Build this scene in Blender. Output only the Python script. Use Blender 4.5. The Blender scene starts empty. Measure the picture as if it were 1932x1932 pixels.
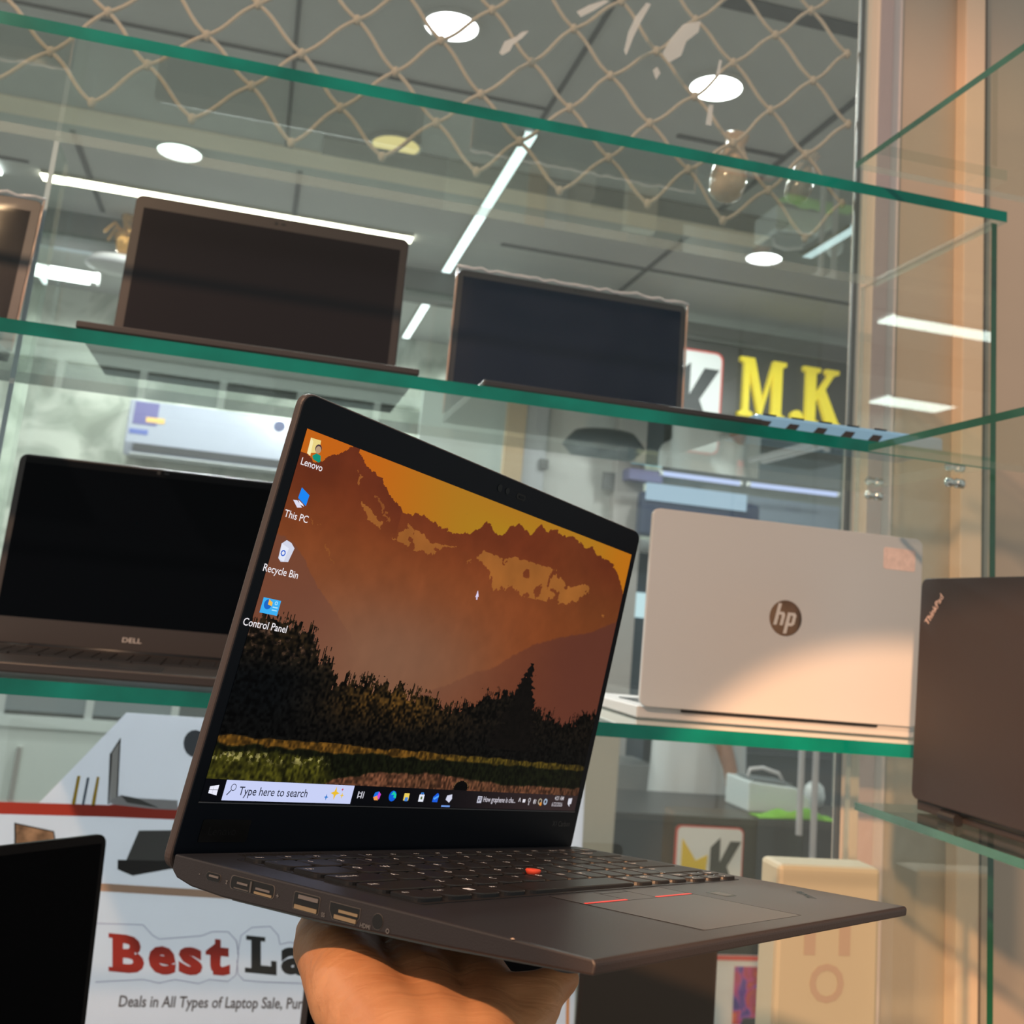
import bpy, math, random
import numpy as np
from mathutils import Vector, Matrix, noise as mnoise
random.seed(7)
S = bpy.context.scene
COL = S.collection
# ------------------------------------------------------------------ camera
F, CX, CY = 2025.68, 971.33, 767.58
EYE = Vector((0, 0, 1.35))
AX = Vector((.9667, .1338, .2181)).normalized()
AZ = Vector((.0917, -.9769, .1931)); AZ = (AZ - AX*AZ.dot(AX)).normalized()
AY = AZ.cross(AX)
Rm = Matrix((AX, AY, AZ))                      # world = Rm @ (right, down, forward)
cam = bpy.data.cameras.new('camera'); camo = bpy.data.objects.new('camera', cam); COL.objects.link(camo)
cam.sensor_width = 36; cam.lens = F/1932*36; cam.clip_start = .01
cam.shift_x = (966-CX)/1932; cam.shift_y = -(966-CY)/1932
r_, d_, f_ = Rm @ Vector((1,0,0)), Rm @ Vector((0,1,0)), Rm @ Vector((0,0,1))
mw = Matrix(((r_.x, -d_.x, -f_.x, 0), (r_.y, -d_.y, -f_.y, 0), (r_.z, -d_.z, -f_.z, 1.35), (0,0,0,1)))
camo.matrix_world = mw
S.camera = camo
cam.dof.use_dof = True; cam.dof.focus_distance = .50; cam.dof.aperture_fstop = 18.0
# ------------------------------------------------------------------ world, lights, exposure
S.view_settings.view_transform = 'Standard'; S.view_settings.look = 'None'
S.view_settings.exposure = 0.08; S.view_settings.gamma = 1.0; S.view_settings.use_curve_mapping = False
S.cycles.max_bounces = 12; S.cycles.transparent_max_bounces = 24; S.cycles.glossy_bounces = 6
S.cycles.use_denoising = True
S.cycles.sample_clamp_indirect = 6.0
wd = bpy.data.worlds.new('world'); S.world = wd; wd.use_nodes = True
wd.node_tree.nodes['Background'].inputs[0].default_value = (.80, .84, .82, 1)
wd.node_tree.nodes['Background'].inputs[1].default_value = 0.55
def area(name, loc, target, size, power, color, sizey=None, spread=None):
    l = bpy.data.lights.new(name, 'AREA'); l.energy = power; l.color = color; l.size = size
    if sizey: l.shape = 'RECTANGLE'; l.size_y = sizey
    if spread: l.spread = spread
    o = bpy.data.objects.new(name, l); COL.objects.link(o); o.location = loc
    o.rotation_euler = (Vector(target)-Vector(loc)).to_track_quat('-Z', 'Y').to_euler()
    return o
def point(name, loc, power, color, r=.07):
    l = bpy.data.lights.new(name, 'SPOT'); l.energy = power; l.color = color; l.shadow_soft_size = r; l.spot_size = math.radians(172); l.spot_blend = .15
    o = bpy.data.objects.new(name, l); COL.objects.link(o); o.location = loc; return o
for x, y, pw in ((.35, 2.82, 16), (1.18, 2.84, 16), (-.48, 4.13, 30), (2.0, 4.15, 30), (-2.6, 3.0, 50), (2.9, 3.0, 30), (.1, 5.6, 60), (-.85, 5.3, 48), (1.6, 5.6, 60), (-.1, 3.4, 25), (.1, 2.3, 22)):  # beyond the seen downlights, unseen lamps added to fill the shop and banner
    point('ceiling_and_fill_lamp', (x, y, 2.93), pw, (.93, 1, .97))
def spot(name, loc, target, power, color, angle, blend, size):
    l = bpy.data.lights.new(name, 'SPOT'); l.energy = power; l.color = color
    l.spot_size = math.radians(angle); l.spot_blend = blend; l.shadow_soft_size = size
    o = bpy.data.objects.new(name, l); COL.objects.link(o); o.location = loc
    o.rotation_euler = (Vector(target)-Vector(loc)).to_track_quat('-Z', 'Y').to_euler()
    return o
WARM = (1, .60, .36)
spot('banner_fill_spot', (-.15, 3.0, 2.92), (.05, 1.46, .98), 300, (.92, .97, 1), 46, .5, .04)  # added unseen spot that brightens the banner from behind
spot('warm_spot', (-1.5, -.9, 3.3), (.45, 1.0, 1.0), 330, WARM, 60, .3, .05)
spot('added_lid_spot', (-.3, -.6, 1.75), (.86, 1.2, .96), 250, (1, .52, .26), 20, .10, .02)  # added unseen spot; its cone edge shapes the lit area on the silver lid
# ------------------------------------------------------------------ helpers
def at(px, py, Y):
    d = Rm @ Vector(((px-CX)/F, (py-CY)/F, 1)); return EYE + d*(Y/d.y)
def atz(px, py, z):
    d = Rm @ Vector(((px-CX)/F, (py-CY)/F, 1)); return EYE + d*((z-1.35)/d.z)
def s2l(c): return tuple(x/12.92 if x <= .04045 else ((x+.055)/1.055)**2.4 for x in c)
def rgb(r, g, b): return s2l((r/255, g/255, b/255))
MATS = {}
def mat(name, col, rough=.5, metal=0, bump=0, bscale=200, spec=.5, emit=0, alpha=1, coat=0, var=0, vscale=8, trans=0):
    if name in MATS: return MATS[name]
    m = bpy.data.materials.new(name); m.use_nodes = True; nt = m.node_tree; b = nt.nodes['Principled BSDF']
    b.inputs['Base Color'].default_value = (*col, 1); b.inputs['Roughness'].default_value = rough
    b.inputs['Metallic'].default_value = metal; b.inputs['Specular IOR Level'].default_value = spec
    b.inputs['Coat Weight'].default_value = coat; b.inputs['Coat Roughness'].default_value = .05
    b.inputs['Alpha'].default_value = alpha; b.inputs['Transmission Weight'].default_value = trans
    if emit:
        b.inputs['Emission Color'].default_value = (*col, 1); b.inputs['Emission Strength'].default_value = emit
    tc = nt.nodes.new('ShaderNodeTexCoord')
    if var:
        n = nt.nodes.new('ShaderNodeTexNoise'); n.inputs['Scale'].default_value = vscale; n.inputs['Detail'].default_value = 5
        nt.links.new(tc.outputs['Object'], n.inputs['Vector'])
        r = nt.nodes.new('ShaderNodeValToRGB'); r.color_ramp.elements[0].position = .3; r.color_ramp.elements[1].position = .7
        r.color_ramp.elements[0].color = (*[c*(1-var) for c in col], 1); r.color_ramp.elements[1].color = (*[min(1, c*(1+var)) for c in col], 1)
        nt.links.new(n.outputs['Fac'], r.inputs['Fac']); nt.links.new(r.outputs['Color'], b.inputs['Base Color'])
    if bump:
        n = nt.nodes.new('ShaderNodeTexNoise'); n.inputs['Scale'].default_value = bscale; n.inputs['Detail'].default_value = 3
        nt.links.new(tc.outputs['Object'], n.inputs['Vector'])
        bp = nt.nodes.new('ShaderNodeBump'); bp.inputs['Strength'].default_value = bump; bp.inputs['Distance'].default_value = .001
        nt.links.new(n.outputs['Fac'], bp.inputs['Height']); nt.links.new(bp.outputs['Normal'], b.inputs['Normal'])
    MATS[name] = m; return m
def emitmat(name, col, s):
    if name in MATS: return MATS[name]
    m = bpy.data.materials.new(name); m.use_nodes = True; nt = m.node_tree; nt.nodes.clear()
    e = nt.nodes.new('ShaderNodeEmission'); e.inputs[0].default_value = (*col, 1); e.inputs[1].default_value = s
    o = nt.nodes.new('ShaderNodeOutputMaterial'); nt.links.new(e.outputs[0], o.inputs[0]); MATS[name] = m; return m
def glassmat(name, tint, rough=.0, mult=1.7, ior=1.5, haze=0, hazecol=(.8, .85, .8), bump=0, bscale=30):
    m = bpy.data.materials.new(name); m.use_nodes = True; nt = m.node_tree; nt.nodes.clear(); N = nt.nodes.new; Lk = nt.links.new
    t = N('ShaderNodeBsdfTransparent'); t.inputs[0].default_value = (*tint, 1)
    g = N('ShaderNodeBsdfGlossy'); g.inputs['Roughness'].default_value = rough; g.inputs[0].default_value = (.95, 1, .97, 1)
    fr = N('ShaderNodeFresnel'); fr.inputs[0].default_value = ior
    geo = N('ShaderNodeNewGeometry')
    inv = N('ShaderNodeMath'); inv.operation = 'SUBTRACT'; inv.inputs[0].default_value = 1; Lk(geo.outputs['Backfacing'], inv.inputs[1])
    mu = N('ShaderNodeMath'); mu.operation = 'MULTIPLY'; mu.inputs[1].default_value = mult; Lk(fr.outputs[0], mu.inputs[0]); mu.use_clamp = True
    m2 = N('ShaderNodeMath'); m2.operation = 'MULTIPLY'; Lk(mu.outputs[0], m2.inputs[0]); Lk(inv.outputs[0], m2.inputs[1])
    mx = N('ShaderNodeMixShader'); Lk(m2.outputs[0], mx.inputs[0]); Lk(g.outputs[0], mx.inputs[2])
    base = t.outputs[0]
    if haze:
        df = N('ShaderNodeBsdfDiffuse'); df.inputs[0].default_value = (*hazecol, 1)
        tl = N('ShaderNodeBsdfTranslucent'); tl.inputs[0].default_value = (*hazecol, 1)
        m4 = N('ShaderNodeMixShader'); m4.inputs[0].default_value = .5; Lk(df.outputs[0], m4.inputs[1]); Lk(tl.outputs[0], m4.inputs[2])
        m3 = N('ShaderNodeMixShader'); m3.inputs[0].default_value = haze; Lk(base, m3.inputs[1]); Lk(m4.outputs[0], m3.inputs[2]); base = m3.outputs[0]
    Lk(base, mx.inputs[1])
    if bump:
        tc = N('ShaderNodeTexCoord'); n = N('ShaderNodeTexNoise'); n.inputs['Scale'].default_value = bscale; Lk(tc.outputs['Object'], n.inputs['Vector'])
        bp = N('ShaderNodeBump'); bp.inputs['Strength'].default_value = bump; bp.inputs['Distance'].default_value = .004
        Lk(n.outputs['Fac'], bp.inputs['Height']); Lk(bp.outputs['Normal'], g.inputs['Normal']); Lk(bp.outputs['Normal'], fr.inputs['Normal'])
    o = N('ShaderNodeOutputMaterial'); Lk(mx.outputs[0], o.inputs[0]); MATS[name] = m; return m

class MB:
    def __init__(s, M=None): s.v = []; s.f = []; s.m = []; s.M = M or Matrix.Identity(4)
    def add(s, vs, fs, mi=0):
        o = len(s.v); s.v += [tuple(s.M @ Vector(v)) for v in vs]; s.f += [tuple(i+o for i in f) for f in fs]; s.m += [mi]*len(fs)
    def box(s, a, b, mi=0):
        x0, y0, z0 = a; x1, y1, z1 = b
        s.add([(x0,y0,z0),(x1,y0,z0),(x1,y1,z0),(x0,y1,z0),(x0,y0,z1),(x1,y0,z1),(x1,y1,z1),(x0,y1,z1)],
              [(0,3,2,1),(4,5,6,7),(0,1,5,4),(1,2,6,5),(2,3,7,6),(3,0,4,7)], mi)
    def prism(s, poly, fn, h0, h1, mi=0):
        n = len(poly); vs = [fn(p[0], p[1], h0) for p in poly]+[fn(p[0], p[1], h1) for p in poly]
        s.add(vs, [tuple(range(n-1, -1, -1)), tuple(range(n, 2*n))]+[(i, (i+1) % n, n+(i+1) % n, n+i) for i in range(n)], mi)
    def tube(s, pts, r, n=8, mi=0, cap=True):
        pts = [Vector(p) for p in pts]; rs = r if isinstance(r, (list, tuple)) else [r]*len(pts); rings = []; ref = None
        for i, p in enumerate(pts):
            d = (pts[min(i+1, len(pts)-1)]-pts[max(i-1, 0)]).normalized()
            if ref is None: ref = d.orthogonal().normalized()
            a = (ref-d*ref.dot(d)).normalized(); ref = a; b = d.cross(a)
            rings.append([p+(a*math.cos(2*math.pi*k/n)+b*math.sin(2*math.pi*k/n))*rs[i] for k in range(n)])
        vs = [v for g in rings for v in g]; fs = []
        for i in range(len(pts)-1):
            for k in range(n): fs.append((i*n+k, i*n+(k+1) % n, (i+1)*n+(k+1) % n, (i+1)*n+k))
        if cap: fs += [tuple(range(n-1, -1, -1)), tuple(range((len(pts)-1)*n, len(pts)*n))]
        s.add(vs, fs, mi)
    def lathe(s, prof, n=24, c=(0,0,0), mi=0, cap=True):
        vs = [(c[0]+r*math.cos(2*math.pi*k/n), c[1]+r*math.sin(2*math.pi*k/n), c[2]+z) for r, z in prof for k in range(n)]
        fs = [(i*n+k, i*n+(k+1) % n, (i+1)*n+(k+1) % n, (i+1)*n+k) for i in range(len(prof)-1) for k in range(n)]
        if cap: fs += [tuple(range(n-1, -1, -1)), tuple(range((len(prof)-1)*n, len(prof)*n))]
        s.add(vs, fs, mi)
    def build(s, name, mats, parent=None, bevel=0, smooth=False, seg=2, M=None):
        me = bpy.data.meshes.new(name); me.from_pydata(s.v, [], s.f); me.update()
        for m in (mats if isinstance(mats, (list, tuple)) else [mats]): me.materials.append(m)
        me.polygons.foreach_set('material_index', s.m)
        if smooth: me.polygons.foreach_set('use_smooth', [True]*len(s.f))
        o = bpy.data.objects.new(name, me); COL.objects.link(o)
        if parent: o.parent = parent
        if M is not None: o.matrix_local = M
        if bevel:
            bv = o.modifiers.new('bevel', 'BEVEL'); bv.width = bevel; bv.segments = seg; bv.limit_method = 'ANGLE'; bv.angle_limit = .6
        return o
def empty(name, M=None, loc=None):
    o = bpy.data.objects.new(name, None); COL.objects.link(o); o.empty_display_size = .05
    if M is not None: o.matrix_world = M
    if loc is not None: o.location = loc
    return o
def tag(o, label, cat, group=None, kind=None):
    o['label'] = label; o['category'] = cat
    if group: o['group'] = group
    if kind: o['kind'] = kind
    return o
def struct(o, label=None, cat=None):
    o['kind'] = 'structure'
    if label: o['label'] = label
    if cat: o['category'] = cat
    return o
def rrect(x0, x1, y0, y1, r, n=5):
    out = []
    for cx, cy, a in ((x1-r, y1-r, 0), (x0+r, y1-r, 90), (x0+r, y0+r, 180), (x1-r, y0+r, 270)):
        for k in range(n+1):
            t = math.radians(a+90*k/n); out.append((cx+r*math.cos(t), cy+r*math.sin(t)))
    return out
def circ(cx, cy, r, n=20, ry=None): return [(cx+r*math.cos(2*math.pi*k/n), cy+(ry or r)*math.sin(2*math.pi*k/n)) for k in range(n)]
def text_mesh(s, size, ext=0, align='LEFT', offset=0, shear=0, sx=1, space=1):
    c = bpy.data.curves.new('t', 'FONT'); c.body = s; c.size = size; c.extrude = ext; c.align_x = align; c.offset = offset; c.shear = shear
    c.resolution_u = 3; c.space_character = space
    o = bpy.data.objects.new('t', c); COL.objects.link(o); dg = bpy.context.evaluated_depsgraph_get(); dg.update()
    me = bpy.data.meshes.new_from_object(o.evaluated_get(dg)); vs = [(v.co.x*sx, v.co.y, v.co.z) for v in me.vertices]; fs = [tuple(p.vertices) for p in me.polygons]
    bpy.data.objects.remove(o); bpy.data.curves.remove(c); bpy.data.meshes.remove(me)
    return vs, fs
def text_obj(name, s, size, m, parent, M, **k):
    vs, fs = text_mesh(s, size, **k); b = MB(); b.add(vs, fs); return b.build(name, m, parent, M=M)
def T(*a): return Matrix.Translation(Vector(a))
def RZ(d): return Matrix.Rotation(math.radians(d), 4, 'Z')
def RX(d): return Matrix.Rotation(math.radians(d), 4, 'X')
def RY(d): return Matrix.Rotation(math.radians(d), 4, 'Y')
I4 = Matrix.Identity(4)
# ------------------------------------------------------------------ shared materials
GLASS = glassmat('clear_glass', (.955, .985, .965))
PANE = glassmat('pane_glass', (.97, .985, .97), haze=.02)
EDGE = mat('green_glass_edge', (.0, .165, .13), rough=.2, coat=.2, var=.4, vscale=9, spec=.3)
SIDE_EDGE = mat('dim_glass_edge', (.035, .13, .09), rough=.15, coat=1, var=.3, vscale=10)
CHROME = mat('chrome', (.75, .73, .7), rough=.18, metal=1)
BLACK = mat('black_plastic', (.012, .012, .014), rough=.4)
BROWN = mat('brown_black_plastic', (.045, .033, .03), rough=.45, bump=.1, bscale=900)
SCREEN = mat('dark_screen', (.006, .007, .010), rough=.22, spec=.15)
SCREEN_G = mat('glossy_dark_screen', (.005, .009, .026), rough=.10, spec=.2)
FILM = glassmat('plastic_film', (.95, .95, .97), rough=.25, mult=.7, haze=.0, bump=.25, bscale=10)
# ------------------------------------------------------------------ large structure
def plane(name, p, m, label=None):
    b = MB(); b.add(p, [(0,1,2,3)]); return struct(b.build(name, m), label)
fl = MB(); fl.box((-5, -3, -.1), (6, 9, 0)); struct(fl.build('floor', mat('floor_tile', (.22, .21, .20), .35, var=.08, vscale=3)), 'pale polished floor of the shop hall', 'floor')
CEIL = mat('ceiling_panel', (.47, .48, .47), .65, var=.06, vscale=2)
cl = MB(); cl.box((-5, 1.52, 3.0), (6, 9, 3.08)); struct(cl.build('ceiling', CEIL), 'grey panelled ceiling with dark seams above the shops', 'ceiling')
SEAM = mat('ceiling_seam', (.05, .05, .055), .7)
def seam(i, a, b, w=.012):
    a, b = Vector(a), Vector(b); d = (b-a).normalized(); n = Vector((-d.y, d.x, 0))*w/2
    m = MB(); m.prism([(a+n)[:2], (b+n)[:2], (b-n)[:2], (a-n)[:2]], lambda x, y, z: (x, y, z), 2.994, 2.9999)
    struct(m.build('trim_%d' % i, SEAM))
seam(1, (-.08, 1.6, 0), (-.08, 3.9, 0)); seam(2, (.745, 1.6, 0), (.745, 3.35, 0), .014); seam(3, (1.6, 2.5, 0), (1.6, 5.0, 0), .02)
seam(4, (-2, 3.19, 0), (.75, 3.19, 0)); seam(5, (.9, 4.53, 0), (3.4, 4.53, 0), .025); seam(6, (1.6, 3.19, 0), (1.2, 3.19, 0), .02)
seam(7, (-.87, 4.1, 0), (-.87, 5.0, 0), .02); seam(8, (-.02, 4.1, 0), (-.02, 5.0, 0), .02); seam(9, (-2, 4.52, 0), (-1.1, 4.52, 0), .02); seam(10, (1.0, 2.4, 0), (2, 2.4, 0), .06)
# peach strip below the ceiling, standing in for a band mirrored in glass
b = MB(); b.box((-2.5, 3.88, 2.992), (1.9, 4.03, 2.999)); struct(b.build('trim_11', mat('peach_reflection', (.95, .80, .62), .6, var=.05, vscale=4)), 'long peach strip under the ceiling standing in for a reflection', 'trim')
b = MB(); b.box((.05, 3.72, 2.988), (1.9, 3.87, 2.999)); struct(b.build('trim_12', mat('taupe_strip', (.20, .18, .155), .7)), 'dark taupe strip beside the long peach strip', 'trim')  # darker strip alongside the peach one
b = MB(); b.box((-3, 5.08, 2.88), (1.0, 5.28, 2.999)); struct(b.build('trim_13', mat('dark_header', (.07, .07, .065), .6)), 'dark header beam over the opposite shopfront', 'trim')
# far walls
def marble():
    m = bpy.data.materials.new('marble'); m.use_nodes = True; nt = m.node_tree; b = nt.nodes['Principled BSDF']; b.inputs['Roughness'].default_value = .3
    tc = nt.nodes.new('ShaderNodeTexCoord'); n = nt.nodes.new('ShaderNodeTexNoise'); n.inputs['Scale'].default_value = 2.2; n.inputs['Detail'].default_value = 8; n.inputs['Distortion'].default_value = 2
    r = nt.nodes.new('ShaderNodeValToRGB'); e = r.color_ramp.elements; e[0].position = .38; e[0].color = (.33, .37, .31, 1); e[1].position = .56; e[1].color = (.62, .66, .58, 1)
    nt.links.new(tc.outputs['Object'], n.inputs['Vector']); nt.links.new(n.outputs['Fac'], r.inputs['Fac']); nt.links.new(r.outputs['Color'], b.inputs['Base Color']); return m
b = MB(); b.box((-4, 6.5, 0), (5, 6.6, 3.0)); struct(b.build('wall_far', marble()), 'pale green marble wall of the opposite shop', 'wall')
WALLM = mat('beige_laminate', (.50, .40, .31), .45, var=.06, vscale=2)
b = MB(); b.box((.965, 1.60, 0), (3.0, 1.62, 3.0)); struct(b.build('wall_right', WALLM), 'beige laminate wall beside the display case', 'wall')
def pil(i, x0, x1, y0, *a):
    y1, col, label = a if len(a) == 3 else (1.60, *a)
    b = MB(); b.box((x0, y0, 0), (x1, y1, 3.0)); struct(b.build('trim_%d' % i, mat('pilaster_%d' % i, col, .4, var=.05, vscale=3), bevel=.002), label, 'trim')
pil(14, .949, .966, 1.597, (.66, .50, .34), 'wood coloured edge strip of the beige wall')
pil(15, .968, .998, 1.585, (.72, .50, .45), 'pinkish strip of the beige wall')
pil(16, 1.137, 1.178, 1.57, (.85, .60, .42), 'peach pilaster of the beige wall')
pil(17, 1.1785, 1.186, 1.575, (.04, .025, .02), 'thin dark gap beside the peach pilaster')
pil(18, 1.0, 1.02, 1.59, (.74, .60, .55), 'narrow pink fillet on the beige wall')
pil(19, .868, .876, 1.475, 1.484, (.03, .027, .027), 'dark frame post at the end of the rear glass')
pil(20, .8765, .912, 1.487, 1.50, (.72, .58, .46), 'pale metal strip behind the dark frame post')
# rear glass of the case
b = MB(); b.box((-1.5, 1.462, .2), (.88, 1.468, 3.0)); struct(b.build('window_1', PANE), 'rear glass pane of the display case', 'window')

# ------------------------------------------------------------------ glass shelves
BACK_EDGE = mat('pale_back_edge', (.42, .47, .44), .2, coat=1, alpha=.45)
def slab(name, a, b, edge, label, cat, group=None, green=()):
    m = MB(); x0, y0, z0 = a; x1, y1, z1 = b
    vs = [(x0,y0,z0),(x1,y0,z0),(x1,y1,z0),(x0,y1,z0),(x0,y0,z1),(x1,y0,z1),(x1,y1,z1),(x0,y1,z1)]
    dims = [x1-x0, y1-y0, z1-z0]; thin = dims.index(min(dims))
    fs = {2: [(0,3,2,1),(4,5,6,7)], 0: [(3,0,4,7),(1,2,6,5)], 1: [(0,1,5,4),(2,3,7,6)]}
    for k in (0, 1, 2):
        for q in (0, 1): m.add(vs, [fs[k][q]], 0 if k == thin else (1 if (k, q) in green else 2))
    return tag(m.build(name, [GLASS, edge, BACK_EDGE]), label, cat, group)
FY = 1.10
slab('glass_shelf', (-1.3, FY, 1.8915), (.858, 1.392, 1.9055), EDGE, 'topmost long glass shelf with green front edge, nothing standing on it', 'shelf', green=((1, 0),))
slab('glass_shelf', (-1.3, FY, 1.5760), (.836, 1.392, 1.5900), EDGE, 'long glass shelf carrying the two open dark laptops', 'shelf', green=((1, 0),))
slab('glass_shelf', (-1.3, FY, 1.2395), (.836, 1.392, 1.2540), EDGE, 'long glass shelf carrying the white-lidded laptop', 'shelf', green=((1, 0),))
slab('glass_shelf', (-1.3, FY, .8210), (.836, 1.392, .8350), EDGE, 'lowest long glass shelf under the black laptops', 'shelf', green=((1, 0),))
slab('side_glass_shelf', (.650, .25, 1.9262), (1.0, 1.108, 1.9342), SIDE_EDGE, 'topmost short side shelf running toward the viewer', 'shelf', green=((0, 0), (1, 0)))
slab('side_glass_shelf', (.652, .25, 1.570), (1.0, 1.065, 1.578), SIDE_EDGE, 'middle side shelf under the tilted dark lid', 'shelf', green=((0, 0), (1, 0)))
slab('side_glass_shelf', (.652, .25, 1.186), (1.0, 1.072, 1.194), SIDE_EDGE, 'lower side shelf carrying the dark laptop seen from behind', 'shelf', green=((0, 0), (1, 0)))
slab('glass_divider', (.837, FY+.002, .2), (.845, 1.40, 1.888), mat('divider_edge', (.005, .09, .035), .15, coat=1, var=.4, vscale=6), 'upright glass divider at the end of the long shelves', 'divider', green=((1, 0),))
slab('glass_partition', (-.312, 1.383, .2), (-.306, 1.46, 1.888), mat('pale_edge', (.45, .55, .6), .2, coat=1), 'narrow upright glass strip with pale edge behind the left laptops', 'partition', green=((1, 0),))
for i, (x, y, z, l) in enumerate([(.83, 1.165, 1.566, 'chrome shelf pin nearer the front, under the middle long shelf'), (.83, 1.345, 1.566, 'chrome shelf pin at the back, under the middle long shelf')]):
    b = MB(T(x, y, z) @ RY(90)); b.lathe([(.004, -.008), (.006, -.006), (.006, -.001), (.0045, 0), (.0045, .006), (.006, .0065), (.006, .0155)], 16)
    tag(b.build('shelf_pin', CHROME, smooth=True), l, 'shelf pin')

# ------------------------------------------------------------------ opposite shop
def boxat(name, px, Y, dy, m, label=None, cat=None, bevel=0, group=None, parent=None, kind=None, ground=False):
    "box whose front lies on the plane y=Y between the photo's x and height limits"
    a = at(px[0], px[1], Y); c = at(px[2], px[3], Y)
    x0, x1 = sorted((a.x, c.x)); z0, z1 = sorted((a.z, c.z))
    if ground: z0 = 0
    b = MB(); b.box((x0, Y, z0), (x1, Y+dy, z1)); o = b.build(name, m, parent, bevel)
    if label: tag(o, label, cat, group, kind)
    return o, (x0, x1, z0, z1)
GREYP = mat('grey_panel', (.30, .33, .34), .35); DGREY = mat('dark_grey_panel', (.055, .065, .065), .35)
WHITEP = mat('white_panel', (.72, .76, .74), .4); LGREY = mat('light_grey_panel', (.50, .53, .53), .45)
# fascia with M.K
A = at(1000, 640, 5.0); B_ = at(1800, 640, 5.0)
fa = empty('fascia_sign', loc=(2.2, 5.0, 2.6))
b = MB(); b.box((-1.15, 0, -.27), (1.2, .12, .24)); b.build('panel', mat('fascia_black', (.035, .033, .028), .3), fa, .004)
b = MB(); b.box((-1.15, .0, .245), (1.2, .12, .33)); b.box((-1.15, -.02, .235), (1.2, 0, .25)); b.build('top_rail', mat('rail_grey', (.16, .16, .15), .5), fa)
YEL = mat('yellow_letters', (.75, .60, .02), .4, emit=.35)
def letters_fascia():
    # serif M . K traced as strokes in a unit height box (x, z)
    Mp = [(0,0),(.36,0),(.36,.07),(.25,.1),(.25,.78),(.53,0),(.58,0),(.86,.80),(.86,.1),(.76,.07),(.76,0),(1.2,0),(1.2,.07),(1.1,.1),(1.1,.9),(1.2,.93),(1.2,1),(.86,1),(.61,.30),(.36,1),(0,1),(0,.93),(.1,.9),(.1,.1),(0,.07)]
    Kp = [(0,0),(.48,0),(.48,.07),(.36,.1),(.36,.42),(.43,.50),(.66,.1),(.6,.07),(.6,0),(1.08,0),(1.08,.07),(1.0,.1),(.62,.64),(.86,.9),(1.0,.93),(1.0,1),(.62,1),(.62,.93),(.70,.9),(.36,.54),(.36,.9),(.48,.93),(.48,1),(0,1),(0,.93),(.1,.9),(.1,.1),(0,.07)]
    h = .31; z0 = 2.472-2.6
    for nm, P, ox, sx in (('letter', Mp, at(1393,700,5).x-2.2, .215), ('letter', Kp, at(1512,700,5).x-2.2, .205)):
        b = MB(); b.prism([(ox+x*sx, z0+z*h) for x, z in P], lambda x, z, y: (x, y, z), -.03, 0); b.build(nm, YEL, fa)
    b = MB(); b.prism(circ(at(1499,780,5).x-2.2, z0+.035, .034, 16), lambda x, z, y: (x, y, z), -.03, 0); b.build('letter', YEL, fa)
letters_fascia()
tag(fa, 'black fascia board with big yellow serif letters M.K', 'sign')
WHITES = mat('sign_white', (.78, .80, .80), .4); REDL = mat('red_border', (.65, .06, .04), .4); INK = mat('ink_black', (.02, .022, .025), .4); YLOG = mat('logo_yellow', (.80, .55, .01), .4)
def mk_card(px, Y, label, stand=0, only_k=False):
    a = at(px[0], px[1], Y); c = at(px[2], px[3], Y); w = abs(c.x-a.x); h = w*px[4]
    o = empty('logo_card', loc=(a.x, Y, a.z-h))
    fn = lambda x, z, y: (x, y, z)
    b = MB(); b.prism(rrect(0, w, 0, h, w*.08), fn, .0, .012); b.build('border', REDL, o)
    b = MB(); b.prism(rrect(w*.02, w*.98, w*.02, h-w*.02, w*.07), fn, -.002, .0); b.build('face', WHITES, o)
    s = w; z = h-w*.87
    Ml = [(.10,.02),(.10,.72),(.28,.46),(.47,.30),(.47,.52),(.47,.26),(.40,.14),(.32,.20),(.20,.06),(.20,.40),(.20,.02)]
    Ml = [(.09,.0),(.09,.70),(.30,.42),(.47,.50),(.45,.22),(.32,.14),(.20,.34),(.20,.0)]
    Kl = [(.51,.0),(.51,.60),(.65,.73),(.65,.40),(.80,.69),(.96,.69),(.76,.36),(.92,.0),(.76,.0),(.65,.24),(.65,.0)]
    b = MB(); b.prism([(x*s, z+zz*s) for x, zz in Ml], fn, -.004, -.002); b.build('logo_letter', YLOG, o)
    b = MB(); b.prism([(x*s, z+zz*s) for x, zz in Kl], fn, -.004, -.002); b.build('logo_letter', INK, o)
    return tag(o, label, 'sign')
mk_card((1190, 640, 1366, 665, 1.05), 4.96, 'white rounded logo card beside the yellow letters on the fascia')
# counter with top, wall units etc
ctr = empty('shop_counter', loc=(1.6, 3.5, 0))
b = MB(); b.box((-.45, 0, 0), (.62, .45, .745)); b.build('body', mat('counter_black', (.010, .010, .012), .3, spec=.2), ctr, .003)
b = MB(); b.box((-.46, -.02, .746), (.64, .47, .768)); b.build('worktop', mat('counter_top', (.03, .028, .027), .35, spec=.2), ctr, .003)
tag(ctr, 'glossy black shop counter with a white logo card on its front', 'counter')
mk_card((1277, 1556, 1404, 1560, 1.10), 3.485, 'white red-edged logo card on the black counter front')
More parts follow.
